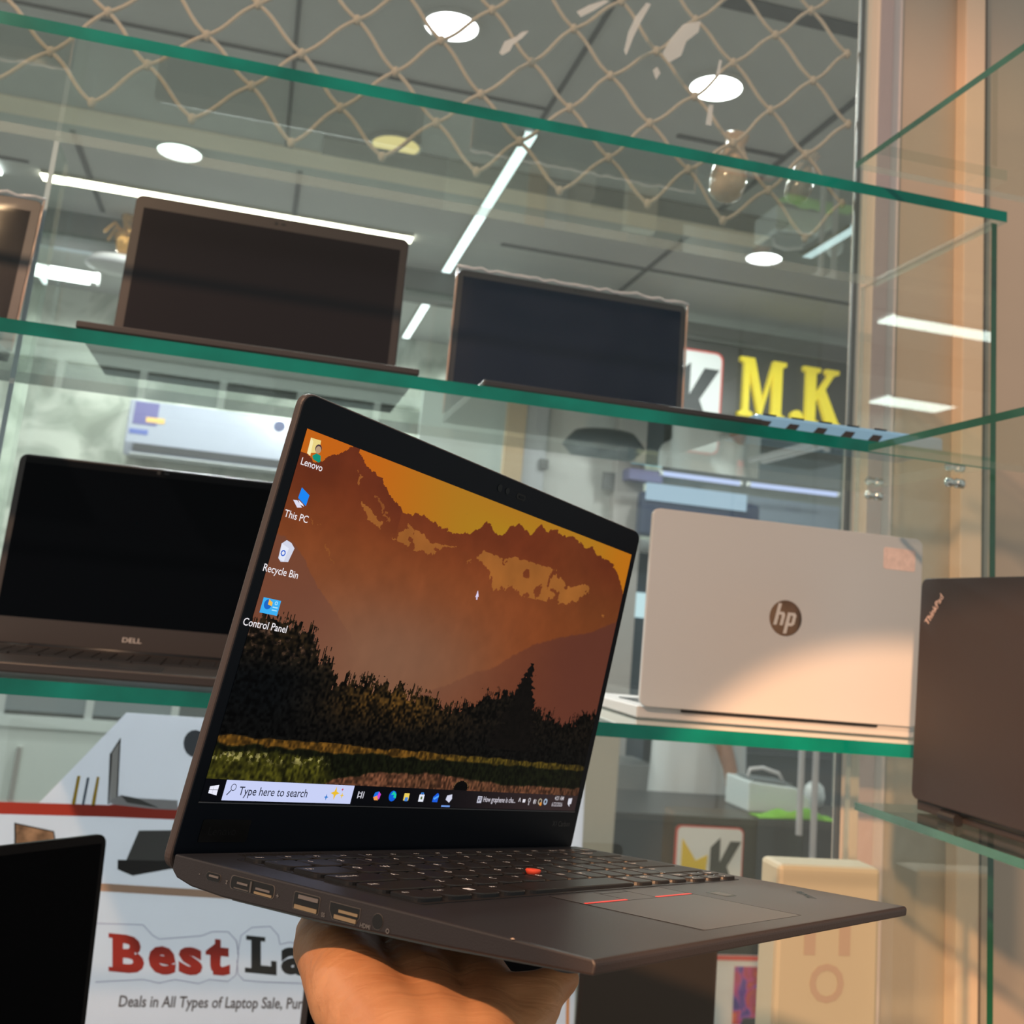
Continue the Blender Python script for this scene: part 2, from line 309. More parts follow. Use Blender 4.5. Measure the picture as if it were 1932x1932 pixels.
# printer, cloth, jar on counter
pr = empty('printer', loc=(at(1462,1500,3.68).x, 3.69, .768)); pr.scale = (.8, .8, .9)
b = MB(); b.prism([(-.17,0),(.14,0),(.14,.055),(.06,.10),(-.17,.115)], lambda x, z, y: (x, y, z), -.1, .14); b.build('body', mat('printer_white', (.62, .70, .72), .35), pr, .008)
b = MB(); b.prism([(-.14,.1165),(.05,.107),(.05,.111),(-.14,.1215)], lambda x, z, y: (x, y, z), -.08, .1); b.build('tray', mat('printer_grey', (.16, .18, .19), .4), pr, .001)
b = MB(); b.tube([(-.13, 0, .118), (-.12, 0, .15), (-.06, 0, .158), (.02, 0, .14), (.04, 0, .112)], .008, 8); b.build('handle', mat('printer_pale', (.6, .62, .66), .35), pr, smooth=True)
tag(pr, 'white desktop printer on the black counter', 'printer')
def cloth(name, c, w, d, h, m, label, seed):
    b = MB(); n = 26; vs = []
    for j in range(n):
        for i in range(n):
            x = (i/(n-1)-.5)*w; y = (j/(n-1)-.5)*d; e = max(0, 1-(2*abs(i/(n-1)-.5))**3)*max(0, 1-(2*abs(j/(n-1)-.5))**3)
            nz = mnoise.noise(Vector((x*14+seed, y*14, 0)))
            vs.append((c[0]+x+.008*nz, c[1]+y, c[2]+.003+h*e*(.6+.7*nz)))
    fs = [(j*n+i, j*n+i+1, (j+1)*n+i+1, (j+1)*n+i) for j in range(n-1) for i in range(n-1)]
    b.add(vs, fs); o = b.build(name, m, smooth=True); so = o.modifiers.new('solid', 'SOLIDIFY'); so.thickness = .003; tag(o, label, 'cloth'); return o
cloth('green_cloth', (at(1500,1520,3.53).x, 3.53, .770), .30, .08, .035, mat('lime_cloth', (.16, .42, .02), .9), 'crumpled lime green cloth lying on the counter in front of the printer', 3)
b = MB(T(at(1535,1500,3.75).x+.03, 3.80, .768)); b.lathe([(.02,0),(.034,.01),(.04,.04),(.034,.075),(.018,.09),(.004,.094)], 24); tag(b.build('glass_globe', mat('globe', (.6, .66, .68), .15, coat=1), smooth=True), 'small rounded white globe on the counter behind the green cloth', 'ornament')
# door handles hanging in front of counter
for x, z0, z1, l in ((at(1510,1500,3.4).x+.12, .74, 1.12, 'shorter upright metal rod in front of the counter end'), (at(1537,1500,3.4).x+.12, .58, 1.12, 'longer upright metal rod in front of the counter end')):
    b = MB(T(x-.12, 3.4, 0)); b.tube([(0,0,z0), (0,0,z1)], .011, 12); b.box((-.009, .0, z1-.03), (.009, .5, z1-.015)); tag(b.build('door_rod', mat('rod_grey', (.42, .42, .45), .35), smooth=False), l, 'rod')

# ---------------- blob bodies by voxel remesh
def blob(name, caps, vox, m, parent=None, smooth=6, ico=2, extra=None):
    import bmesh
    bm = bmesh.new()
    for (p0, r0, p1, r1) in caps:
        p0, p1 = Vector(p0), Vector(p1); n = max(2, int((p1-p0).length/(min(r0, r1)*.35))+1)
        d = (p1-p0); L = d.length
        rings = []; K = 16
        q = d.to_track_quat('Z', 'Y') if L > 1e-6 else Matrix.Identity(3).to_quaternion()
        # capsule profile
        prof = []
        for k in range(7): a = -math.pi/2+k*math.pi/12; prof.append((r0*math.cos(a), r0*math.sin(a)))
        for k in range(7): a = k*math.pi/12; prof.append((r1*math.cos(a), L+r1*math.sin(a)))
        vs = [[bm.verts.new(p0+q @ Vector((max(r, 1e-5)*math.cos(2*math.pi*j/K), max(r, 1e-5)*math.sin(2*math.pi*j/K), z))) for j in range(K)] for r, z in prof]
        for i in range(len(vs)-1):
            for j in range(K): bm.faces.new((vs[i][j], vs[i][(j+1) % K], vs[i+1][(j+1) % K], vs[i+1][j]))
        bm.faces.new(vs[0][::-1]); bm.faces.new(vs[-1])
    me = bpy.data.meshes.new(name); bm.to_mesh(me); bm.free(); me.materials.append(m)
    o = bpy.data.objects.new(name, me); COL.objects.link(o)
    if parent: o.parent = parent
    rm = o.modifiers.new('remesh', 'REMESH'); rm.mode = 'VOXEL'; rm.voxel_size = vox; rm.use_smooth_shade = True
    if smooth: sm = o.modifiers.new('smooth', 'SMOOTH'); sm.iterations = smooth; sm.factor = .5
    dg = bpy.context.evaluated_depsgraph_get(); dg.update()
    me2 = bpy.data.meshes.new_from_object(o.evaluated_get(dg)); o.modifiers.clear(); o.data = me2; me2.polygons.foreach_set('use_smooth', [True]*len(me2.polygons))
    return o
SKIN2 = mat('brown_skin', (.26, .13, .08), .55)
KURTA = mat('white_kurta', (.60, .64, .66), .8, bump=.6, bscale=25)
def person(x, y):
    o = empty('person', loc=(x, y, 0))
    body = [((-.0,0,.95),.13,(0,0,1.25),.15), ((-.13,0,1.37),.07,(.13,0,1.37),.07), ((0,0,1.4),.055,(0,0,1.5),.05), ((0,0,1.60),.095,(0,-.01,1.64),.09),
            ((0,-.10,1.58),.015,(0,-.085,1.62),.01), ((-.095,0,1.6),.018,(-.095,0,1.62),.016), ((.095,0,1.6),.018,(.095,0,1.62),.016),
            ((-.08,0,.92),.095,(-.085,0,.5),.06), ((-.085,0,.5),.058,(-.09,.01,.09),.042), ((-.09,.01,.05),.042,(-.10,-.15,.035),.033),
            ((.08,0,.92),.095,(.085,0,.5),.06), ((.085,0,.5),.058,(.09,.01,.09),.042), ((.09,.01,.05),.042,(.10,-.15,.035),.033),
            ((-.18,0,1.36),.055,(-.17,.10,1.10),.042), ((-.17,.10,1.10),.042,(-.10,.16,.92),.03), ((-.10,.16,.92),.028,(-.08,.17,.88),.026),
            ((.18,0,1.36),.055,(-.02,-.17,1.06),.046), ((-.02,-.17,1.06),.044,(.02,-.25,.86),.03), ((.02,-.25,.86),.03,(.03,-.27,.80),.028)]
    for s, wx, wy, wz in ((1, .03, -.27, .805), (-1, -.08, .17, .88)):
        for k in range(4): body.append(((wx+(k-1.5)*.016, wy-.02, wz-.008), .0095, (wx+(k-1.5)*.020, wy-.075+abs(k-1.4)*.008, wz-.035), .0075))
        body.append(((wx-s*.022, wy, wz), .011, (wx-s*.045, wy-.035, wz-.012), .009))
    blob('body', body, .011, SKIN2, o, 4)
    # kurta: shirt with rolled sleeves
    sh = [((-.02,0,.62),.15,(0,0,1.22),.172), ((.10,.0,.60),.11,(.06,0,1.2),.13), ((-.12,.0,.60),.10,(-.06,0,1.2),.13), ((-.14,0,1.36),.082,(.14,0,1.36),.082), ((-.18,0,1.36),.075,(-.17,.09,1.02),.062), ((.18,0,1.36),.075,(-.02,-.16,1.06),.066), ((-.02,-.16,1.06),.066,(-.01,-.18,1.0),.058)]
    blob('kurta', sh, .012, KURTA, o, 5)
    blob('hair', [((0,.02,1.665),.092,(0,.03,1.62),.088)], .01, mat('black_hair', (.015,.012,.01), .6), o, 3)
    for sx in (-.034, .034):
        b = MB(); b.lathe([(.001,0),(.011,.004),(.011,.008),(.001,.012)], 10, (sx, -.092, 1.628)); b.build('eye', INK, o)
    b = MB(); b.box((-.025,-.097,1.572),(.025,-.085,1.578)); b.build('mouth', mat('lip', (.25,.08,.06), .5), o)
    return tag(o, 'person in a loose white shirt with rolled sleeves leaning on the black counter', 'person')
person(at(1318,1450,4.34).x, 4.34)
# dark bag / chair behind counter, left of the person
b = MB(T(at(1160,1410,4.3).x-.05, 4.6, 1.0)); b.lathe([(.02,-.08),(.14,-.06),(.19,0),(.14,.05),(.02,.07)], 28); tag(b.build('office_chair_back', mat('dark_blue', (.03,.045,.06), .5), smooth=True), 'dark blue padded seat beside the white-shirted person', 'chair')
boxat('grey_cabinet', (1150, 1440, 1235, 1545), 4.5, .3, mat('cab_grey', (.20, .215, .22), .4), 'grey cabinet behind the counter beside the dark padded seat', 'cabinet', .005, ground=True)
_su = boxat('dark_shelf_unit', (1400, 1390, 1570, 1500), 4.6, .3, mat('unit_dark', (.03, .035, .045), .4), 'dark shelf unit behind the printer', 'shelf unit', .005, ground=True)
boxat('shelf_board', (1398, 1420, 1570, 1432), 4.57, .03, mat('unit_grey', (.12, .13, .15), .4), parent=_su[0])
# upright posts between banner and counter
boxat('door_frame', (1112, 1340, 1150, 1700), 3.3, .05, mat('frame_beige', (.42, .40, .34), .4), 'beige upright door frame beside the black counter', 'door frame', .004, ground=True)
# colourful poster, and second poster
po = empty('wallpaper_poster', loc=tuple(at(1345, 1932, 3.42)))
zt = at(1345, 1803, 3.42).z-at(1345, 1932, 3.42).z
def sw_mat():
    m = bpy.data.materials.new('swirl_print'); m.use_nodes = True; nt = m.node_tree; b = nt.nodes['Principled BSDF']; b.inputs['Roughness'].default_value = .4
    tc = nt.nodes.new('ShaderNodeTexCoord'); n = nt.nodes.new('ShaderNodeTexNoise'); n.inputs['Scale'].default_value = 8; n.inputs['Distortion'].default_value = 3; n.inputs['Detail'].default_value = 1
    r = nt.nodes.new('ShaderNodeValToRGB'); e = r.color_ramp.elements; e[0].position = .3; e[0].color = (.05, .02, .25, 1); e[1].position = .7; e[1].color = (.75, .16, .05, 1)
    for p, c in ((.42, (.16, .05, .4)), (.5, (.55, .06, .25)), (.58, (.45, .04, .08))): q = e.new(p); q.color = (*c, 1)
    nt.links.new(tc.outputs['Object'], n.inputs['Vector']); nt.links.new(n.outputs['Fac'], r.inputs['Fac']); nt.links.new(r.outputs['Color'], b.inputs['Base Color']); return m
b = MB(); b.box((0, 0, -.15), (.235, .012, zt)); b.build('sheet', WHITES, po)
b = MB(); b.box((-.003, -.003, zt-.012), (.24, .0, zt+.002)); b.build('top_border', REDL, po)
b = MB(); b.box((.065, -.004, -.0), (.24, -.001, zt-.03)); b.build('picture', sw_mat(), po)
b = MB(); b.prism([(.05,-.15),(.24,-.15),(.24,.02),(.10,.02)], lambda x, z, y: (x, y, z), -.006, -.004); b.build('picture_base', mat('ink_grey', (.04,.045,.05), .4), po)
tag(po, 'white poster showing a screen with a red and violet swirl, red top edge', 'poster')
# beige package with faint letters at lower right in case
pk = empty('beige_box', loc=(.745, 1.27, .8352))
b = MB(); b.box((-.072, 0, 0), (.068, .05, .252)); b.build('carton', mat('carton_beige', (.34, .33, .25), .5), pk, .006)
LET = mat('carton_letters', (.30, .25, .20), .5)
b = MB(); b.prism([(-.035,.150),(-.02,.150),(-.02,.200),(-.035,.200)], lambda x, z, y: (x, y, z), -.0006, 0); b.build('printed_letter', LET, pk); b = MB(); b.prism([(.012,.150),(.027,.150),(.027,.200),(.012,.200)], lambda x, z, y: (x, y, z), -.0006, 0); b.build('printed_letter', LET, pk)
vs, fs = text_mesh('O', .06, ext=.0003, align='CENTER', offset=.001); b = MB(RX(90)); b.add(vs, fs); b.build('printed_letter', LET, pk, M=T(-.003, -.0004, .098))
tag(pk, 'tall beige carton with faint pinkish letters on the lowest shelf', 'box')
# air conditioner
ac = empty('air_conditioner', loc=(-.36, 5.9, 2.06))
z = lambda p: p
PA = at(245, 762, 6.3); PB = at(252, 858, 6.3); PC = at(548, 800, 6.3); w = PC.x-PA.x; h = PA.z-PB.z
ac.location = (PA.x, 6.3, PB.z)
ACW = mat('ac_white', (.40, .43, .52), .15, coat=.8)
b = MB(); b.prism([(0,h+.03),(0,h*.25),(.04,0),(.18,0),(.2,h+.03)], lambda y, zz, x: (x, y, zz), 0, w+.05); b.build('body', ACW, ac, .012, seg=3)
b = MB(); b.box((.05, -.002, h*.10), (w-.02, .03, h*.24)); b.build('air_slot', mat('slot', (.03, .03, .035), .5), ac)
b = MB(); b.prism([(0,0),(.05,-.012),(.05,-.004),(0,.008)], lambda y, zz, x: (x, y-.012, zz+h*.02), .04, w-.01); b.build('louvre', mat('ac_grey', (.5, .52, .55), .3), ac)
b = MB(); b.box((.03, -.003, h*.62), (.16, -.0005, h+.02)); b.build('sticker', mat('sticker_violet', (.12, .11, .30), .4), ac)
b = MB(); b.box((.10, -.005, h*.68), (.20, -.003, h*.78)); b.build('sticker', mat('sticker_orange', (.8, .5, .15), .4), ac)
b = MB(); b.box((.02, -.003, h*.42), (.12, -.0005, h*.52)); b.build('sticker', mat('sticker_blue', (.10, .14, .42), .4), ac)
b = MB(); b.prism(circ(w-.06, h*.93, .035, 20), lambda x, zz, y: (x, y, zz), -.004, -.001); b.build('round_badge', mat('badge', (.06, .07, .16), .3), ac)
tag(ac, 'white split air conditioner with small stickers high on the marble wall', 'air conditioner')
# lower cabinets of the opposite shop (far, behind banner)
cb = empty('wall_cabinet', loc=(-1.35, 6.3, 0))
b = MB(); b.box((-.6, 0, 0), (3.0, .18, .58)); b.build('body', mat('cab_white', (.60, .65, .62), .4), cb)
b = MB(); b.box((-.6, -.02, .56), (3.0, .0, .62)); b.build('ledge', mat('ledge', (.55, .6, .58), .4), cb)
b = MB(); b.box((.30, -.03, .2), (.325, -.0, .46)); b.build('handle', CHROME, cb)
tag(cb, 'low white cabinet with a slim metal handle along the marble wall', 'cabinet')
gp = empty('panel_row', loc=(-1.35, 6.3, .62))
xs = [-.6, .18, .62, 1.06, 1.50, 1.95, 2.4]
for i in range(6):
    b = MB(); b.box((xs[i]+.02, .0, .02), (xs[i+1]-.02, .15, .50)); b.build('panel', DGREY if i in (0, 3, 5) else mat('slate_panel', (.16, .19, .20), .3), gp)
b = MB()
for x in xs: b.box((x-.02, -.01, 0), (x+.02, .14, .52))
b.box((-.6, -.01, .50), (2.4, .14, .54)); b.build('divider', mat('divider_grey', (.45, .48, .47), .4), gp)
tag(gp, 'row of dark grey glazed panels with pale dividers above the low white cabinet', 'panel')
# left opening: pale interior lit wall section and light bar
boxat('ceiling_recess_panel', (-60, 440, 700, 540), 5.6, .05, mat('recess', (.42, .47, .52), .5), 'pale blue-grey upper wall panel behind the header beam', 'panel')
def bar(name, p0, p1, Y, r, strength, col, label):
    a, c = at(*p0, Y), at(*p1, Y); o = empty(name, loc=tuple(a)); d = c-a
    b = MB(); b.tube([(0,0,0), tuple(d)], r, 12); b.build('tube', emitmat(name+'_glow%d' % int(strength), col, strength), o, smooth=True)
    e = d.normalized()*r*1.2
    for q0, q1 in ((tuple(-e), (0,0,0)), (tuple(d), tuple(d+e))):
        b = MB(); b.tube([q0, q1], r*1.05, 12); b.build('end_cap', WHITEP, o)
    return tag(o, label, 'light')
bar('wall_tube_light', (62, 508), (172, 526), 5.5, .030, 6, (.92, 1, .97), 'short bright tube light below the header beam')
# gold ornament lamp
gl = empty('gold_pendant', loc=tuple(at(232, 470, 5.0)))
GOLD = mat('gold', (.75, .40, .12), .25, metal=.7)
b = MB(); b.lathe([(.01,.20),(.03,.15),(.015,.10),(.05,.06),(.03,.0),(.012,-.04)], 16); b.build('stem', GOLD, gl, smooth=True)
b = MB(); b.lathe([(.03,-.04),(.13,-.06),(.15,-.09),(.12,-.10),(.02,-.12)], 24); b.build('bowl', mat('pendant_white', (.6,.6,.62), .3), gl, smooth=True)
b = MB()
for k in range(5):
    a = k*1.256; b.tube([(0,0,.06), (.06*math.cos(a),.06*math.sin(a),.11), (.10*math.cos(a),.10*math.sin(a),.05)], .008, 6)
b.build('arm', GOLD, gl, smooth=True)
b = MB(); b.tube([(0,0,.2), (0,0,.35)], .004, 6); b.build('cord', GOLD, gl)
tag(gl, 'gold ornamental pendant lamp with a grey white bowl', 'lamp')
# ceiling lights
def downlight(px, py, r, strength, col, label, grp=None, cross=False):
    c = atz(px, py, 2.99); o = empty('ceiling_light', loc=(c.x, c.y, 2.9995))
    b = MB(); b.lathe([(r*.98,-.012),(r*1.10,-.010),(r*1.10,0),(r*.98,0)], 36, cap=False); b.build('rim', mat('rim_grey', (.5,.5,.48), .4), o)
    b = MB(); b.lathe([(r*.97,-.011),(r*.97,-.004)], 36); b.build('diffuser', emitmat('glow_%d_%d' % (int(col[2]*100), int(strength)), col, strength), o)
    return tag(o, label, 'light')
downlight(852, 50, .078, 9, (.95, .97, 1), 'round white ceiling light nearest the top, behind the rope net')
downlight(1351, 166, .080, 9, (.95, 1, .98), 'round white ceiling light with a tape smear hanging across it')
downlight(339, 288, .084, 6, (.88, 1, .96), 'round white ceiling light above the long bright strip')
downlight(747, 275, .088, .95, (1, .82, .36), 'round warm yellow ceiling light behind the top glass shelf')
downlight(1441, 488, .078, 9, (.85, 1, 1), 'round white ceiling light over the fascia letters')
downlight(15, 408, .125, .95, (1, .82, .40), 'round warm ceiling light above the film-wrapped laptop')
def strip(a, c, w, st, col, label):
    a, c = Vector(a), Vector(c); o = empty('strip_light', loc=tuple(a)); d = c-a; n = Vector((-d.y, d.x, 0)).normalized()*w/2
    b = MB(); b.prism([n[:2], (d+n)[:2], (d-n)[:2], (-n)[:2]], lambda x, y, z: (x, y, z), -.012, -.001); b.build('diffuser', emitmat('strip_%d' % int(col[0]*100), col, st), o)
    b = MB(); n2 = n*1.25
    b.prism([n2[:2], (d+n2)[:2], (d+n)[:2], n[:2]], lambda x, y, z: (x, y, z), -.012, 0); b.prism([(-n)[:2], (d-n)[:2], (d-n2)[:2], (-n2)[:2]], lambda x, y, z: (x, y, z), -.012, 0)
    b.build('housing', mat('housing', (.35, .33, .22), .5), o); return tag(o, label, 'light')
strip((-1.07, 4.64, 2.999), (.51, 4.65, 2.999), .085, 7, (1, .98, .78), 'long warm-white ceiling strip running above the left open laptop')
strip((.737, 3.38, 2.999), (.737, 5.03, 2.999), .042, 2.2, (.80, .98, 1), 'slim cool ceiling strip running away from the viewer, nearer piece')
strip((.737, 5.3, 2.999), (.739, 6.45, 2.999), .042, 2.5, (.86, 1, 1), 'slim cool ceiling strip beyond the header beam')
strip((-1.92, 4.63, 2.999), (-1.24, 4.63, 2.999), .15, 7, (.9, 1, .97), 'white ceiling strip beyond the left picture edge, mirrored in the upright glass divider')
strip((-2.70, 6.21, 2.999), (-2.20, 6.21, 2.999), .24, 7, (.9, 1, .97), 'far white ceiling strip seen only as a reflection in the upright glass divider')
strip((2.14, 3.63, 2.999), (2.14, 4.02, 2.999), .045, 1.2, (.70, .88, .92), 'short pale ceiling strip near the dark frame post')
# middle things below shelf 2: door panels, posters
boxat('door_panel', (1010, 740, 1170, 1075), 5.2, .05, mat('door_pale', (.50, .50, .48), .5), 'pale door panel with metal hinge blocks', 'door', .004, ground=True)
boxat('door_jamb', (980, 730, 1012, 1060), 5.15, .08, mat('jamb', (.40, .41, .43), .5), 'grey jamb beside the pale door panel, with a warm edge', 'door frame', .003, ground=True)
boxat('door_post', (1174, 740, 1203, 1090), 5.12, .08, mat('jamb_r', (.45, .42, .40), .5), 'beige-grey post between the pale door panel and the dark display', 'door frame', .003, ground=True)
boxat('hinge_block', (1020, 865, 1034, 886), 5.13, .02, mat('hinge', (.13, .13, .13), .4), 'small dark hinge block next to the grey jamb', 'hinge')
boxat('hinge_block', (1140, 890, 1160, 925), 5.13, .02, mat('hinge'  , (.2,.2,.2)), 'larger dark hinge block next to the beige-grey post', 'hinge')
boxat('wood_edge', (963, 735, 978, 960), 5.12, .05, mat('tan', (.45, .33, .20), .5), 'tan wooden edge strip beside the grey jamb', 'strip', ground=True)
boxat('white_screen_panel', (800, 735, 962, 960), 5.4, .05, mat('pw', (.52, .58, .55), .5), 'pale frosted panel beside the tan edge strip', 'panel', ground=True)
wp = boxat('display_back', (1212, 925, 1432, 1035), 4.98, .08, mat('disp_dark', (.03, .045, .10), .3), 'dark blue display panel with a glowing pale screen above the white-lidded laptop', 'display', .02)[0]
a = at(1222, 922, 5.08)-Vector(wp.location)
boxat('screen_area', (1221, 910, 1408, 965), 4.965, .01, emitmat('pale_screen', (.36, .50, .62), 1.0), parent=wp)
boxat('violet_box', (1188, 882, 1250, 912), 5.0, .1, mat('violet', (.14, .13, .26), .5), 'small violet box on the ledge by the display', 'box', .003)
boxat('dark_poster', (1190, 828, 1255, 878), 5.0, .03, mat('dkp', (.05, .08, .09), .5), 'dark notice with a khaki centre above the violet box', 'poster')
boxat('khaki_note', (1202, 842, 1240, 876), 4.98, .01, mat('khaki', (.30, .28, .14), .5), 'khaki note fixed on the dark notice', 'note')
bar('ledge_light', (1250, 893), (1395, 912), 5.0, .012, 1, (.55, .66, 1), 'bluish tube light along the ledge above the display')
bar('ledge_light', (1415, 914), (1578, 933), 5.0, .012, 1, (.55, .66, 1), 'bluish tube light along the ledge toward the dark post')
boxat('cyan_light_bar', (1192, 872, 1250, 880), 4.97, .01, emitmat('cy', (.10, .55, .75), 1.0), 'short cyan glowing bar above the violet box', 'light')
boxat('blue_grey_panel', (1412, 935, 1580, 1075), 5.2, .05, mat('bgp', (.22, .27, .33), .4), 'blue-grey panel below the ledge light', 'panel', ground=True)
boxat('grey_wall_panel', (1255, 790, 1590, 915), 5.3, .05, mat('gwp', (.24, .27, .26), .5), 'grey-green panel behind the ledge lights', 'panel', ground=True)
boxat('red_tag', (1392, 868, 1402, 898), 4.98, .01, REDL, 'small red tag over the ledge light', 'tag')
_tu = boxat('tall_unit', (1150, 1010, 1235, 1300), 5.3, .3, mat('srp', (.06, .085, .11), .4), 'tall slate blue unit with a bright white band, between the two big laptops', 'cabinet', ground=True)[0]
boxat('top_panel', (1150, 1010, 1235, 1045), 5.28, .02, WHITEP, parent=_tu)
boxat('lit_panel', (1150, 1112, 1235, 1168), 5.28, .02, emitmat('brp', (.60, .82, .88), .95), parent=_tu)
# ------------------------------------------------------------------ rope net behind the rear glass
def net():
    o = empty('rope_net', loc=(-.3, 1.5, 2.133)); ROPE = mat('rope', (.36, .30, .24), .8, bump=.8, bscale=500)
    px, pz = .1365, .0675; b = MB(); kb = MB()
    def node(i, j): return Vector(((i+(.5 if j % 2 else 0))*px+.004*math.sin(i*3+j*1.7), .004*math.sin(i*5.1+j), j*pz+.004*math.cos(i*2.3+j)))
    for j in range(-2, 7):
        for i in range(-4, 10):
            if j < 6:
                for di in ((0, -1) if j % 2 == 0 else (0, 1)):
                    a, c = node(i, j), node(i+di, j+1)
                    if max(a.x, c.x) > 1.178 : continue
                    dx = c.x-a.x; dz = c.z-a.z; s = .010*(1 if dx > 0 else -1)
                    pts = []
                    for k in range(9):
                        t = k/8; sw = math.sin((t-.5)*2*math.pi)*.0019   # s-curve near the knots
                        pts.append(a+(c-a)*t+Vector((-sw*(1 if dx > 0 else -1)*.5, 0, sw*1.3)))
                    b.tube(pts, .0032, 6, cap=False)
            n = node(i, j)
            if n.x < 1.178: kb.tube([n+Vector((0,0,-.007)), n, n+Vector((0,0,.007))], [.004, .0065, .004], 8)
    b.build('cord_mesh', ROPE, o, smooth=True); kb.build('knots', ROPE, o, smooth=True)
    tag(o, 'tan rope net with diamond meshes hung behind the rear glass', 'net')
net()
# hanging pouches
def pouch(c, h, w, m, label, tilt):
    b = MB(T(*c) @ RY(tilt)); b.lathe([(.003,h*.5),(w*.35,h*.44),(w*.25,h*.30),(w*.42,h*.12),(w*.5,-.2*h),(w*.42,-.42*h),(w*.15,-.5*h)], 20)
    o = b.build('hanging_pouch', m, smooth=True); tag(o, label, 'pouch')
pouch((.672, 1.53, 2.105), .125, .062, mat('amber_film', (.42, .30, .20), .12, coat=1, alpha=.75, var=.5, vscale=20), 'larger amber plastic-wrapped pouch tied to the net', 8)
pouch((.801, 1.53, 2.112), .10, .045, mat('grey_film', (.25, .24, .21), .12, coat=1, alpha=.75, var=.5, vscale=20), 'smaller grey plastic pouch hanging by the dark frame post', 18)
# dried tape residue on the rear glass
TAPE = mat('tape_residue', (.60, .63, .63), .7, alpha=.55)
def smear(pts, label):
    P = [at(x, y, 1.4595) for x, y in pts]; b = MB()
    b.add([tuple(p) for p in P]+[(p.x, p.y+.0012, p.z) for p in P], [tuple(range(len(P))), tuple(range(2*len(P)-1, len(P)-1, -1))]+[(i, len(P)+i, len(P)+(i+1) % len(P), (i+1) % len(P)) for i in range(len(P))])
    tag(b.build('tape_residue', TAPE), label, 'tape')
smear([(942,100),(952,78),(972,70),(985,60),(998,58),(985,72),(968,84),(962,96),(948,104)], 'ragged white tape scrap beside the topmost ceiling light')
smear([(1250,100),(1268,70),(1290,45),(1322,40),(1318,60),(1295,78),(1285,105),(1262,118)], 'largest ragged tape smear near the top of the rear glass')
smear([(1232,132),(1240,126),(1246,138),(1238,150)], 'small tape fleck under the largest smear')
smear([(1186,60),(1200,30),(1220,5),(1228,8),(1210,40),(1195,70),(1182,104),(1178,96)], 'thin faint tape streak left of the largest smear')
smear([(1352,140),(1358,112),(1362,114),(1358,140)], 'thin tape sliver above the second white ceiling light')
smear([(1332,235),(1338,198),(1346,198),(1342,237)], 'thin tape strip hanging below the second white ceiling light')
smear([(1088,22),(1110,10),(1140,0),(1150,2),(1120,20),(1096,32)], 'tape scrap at the top of the net between the lights')
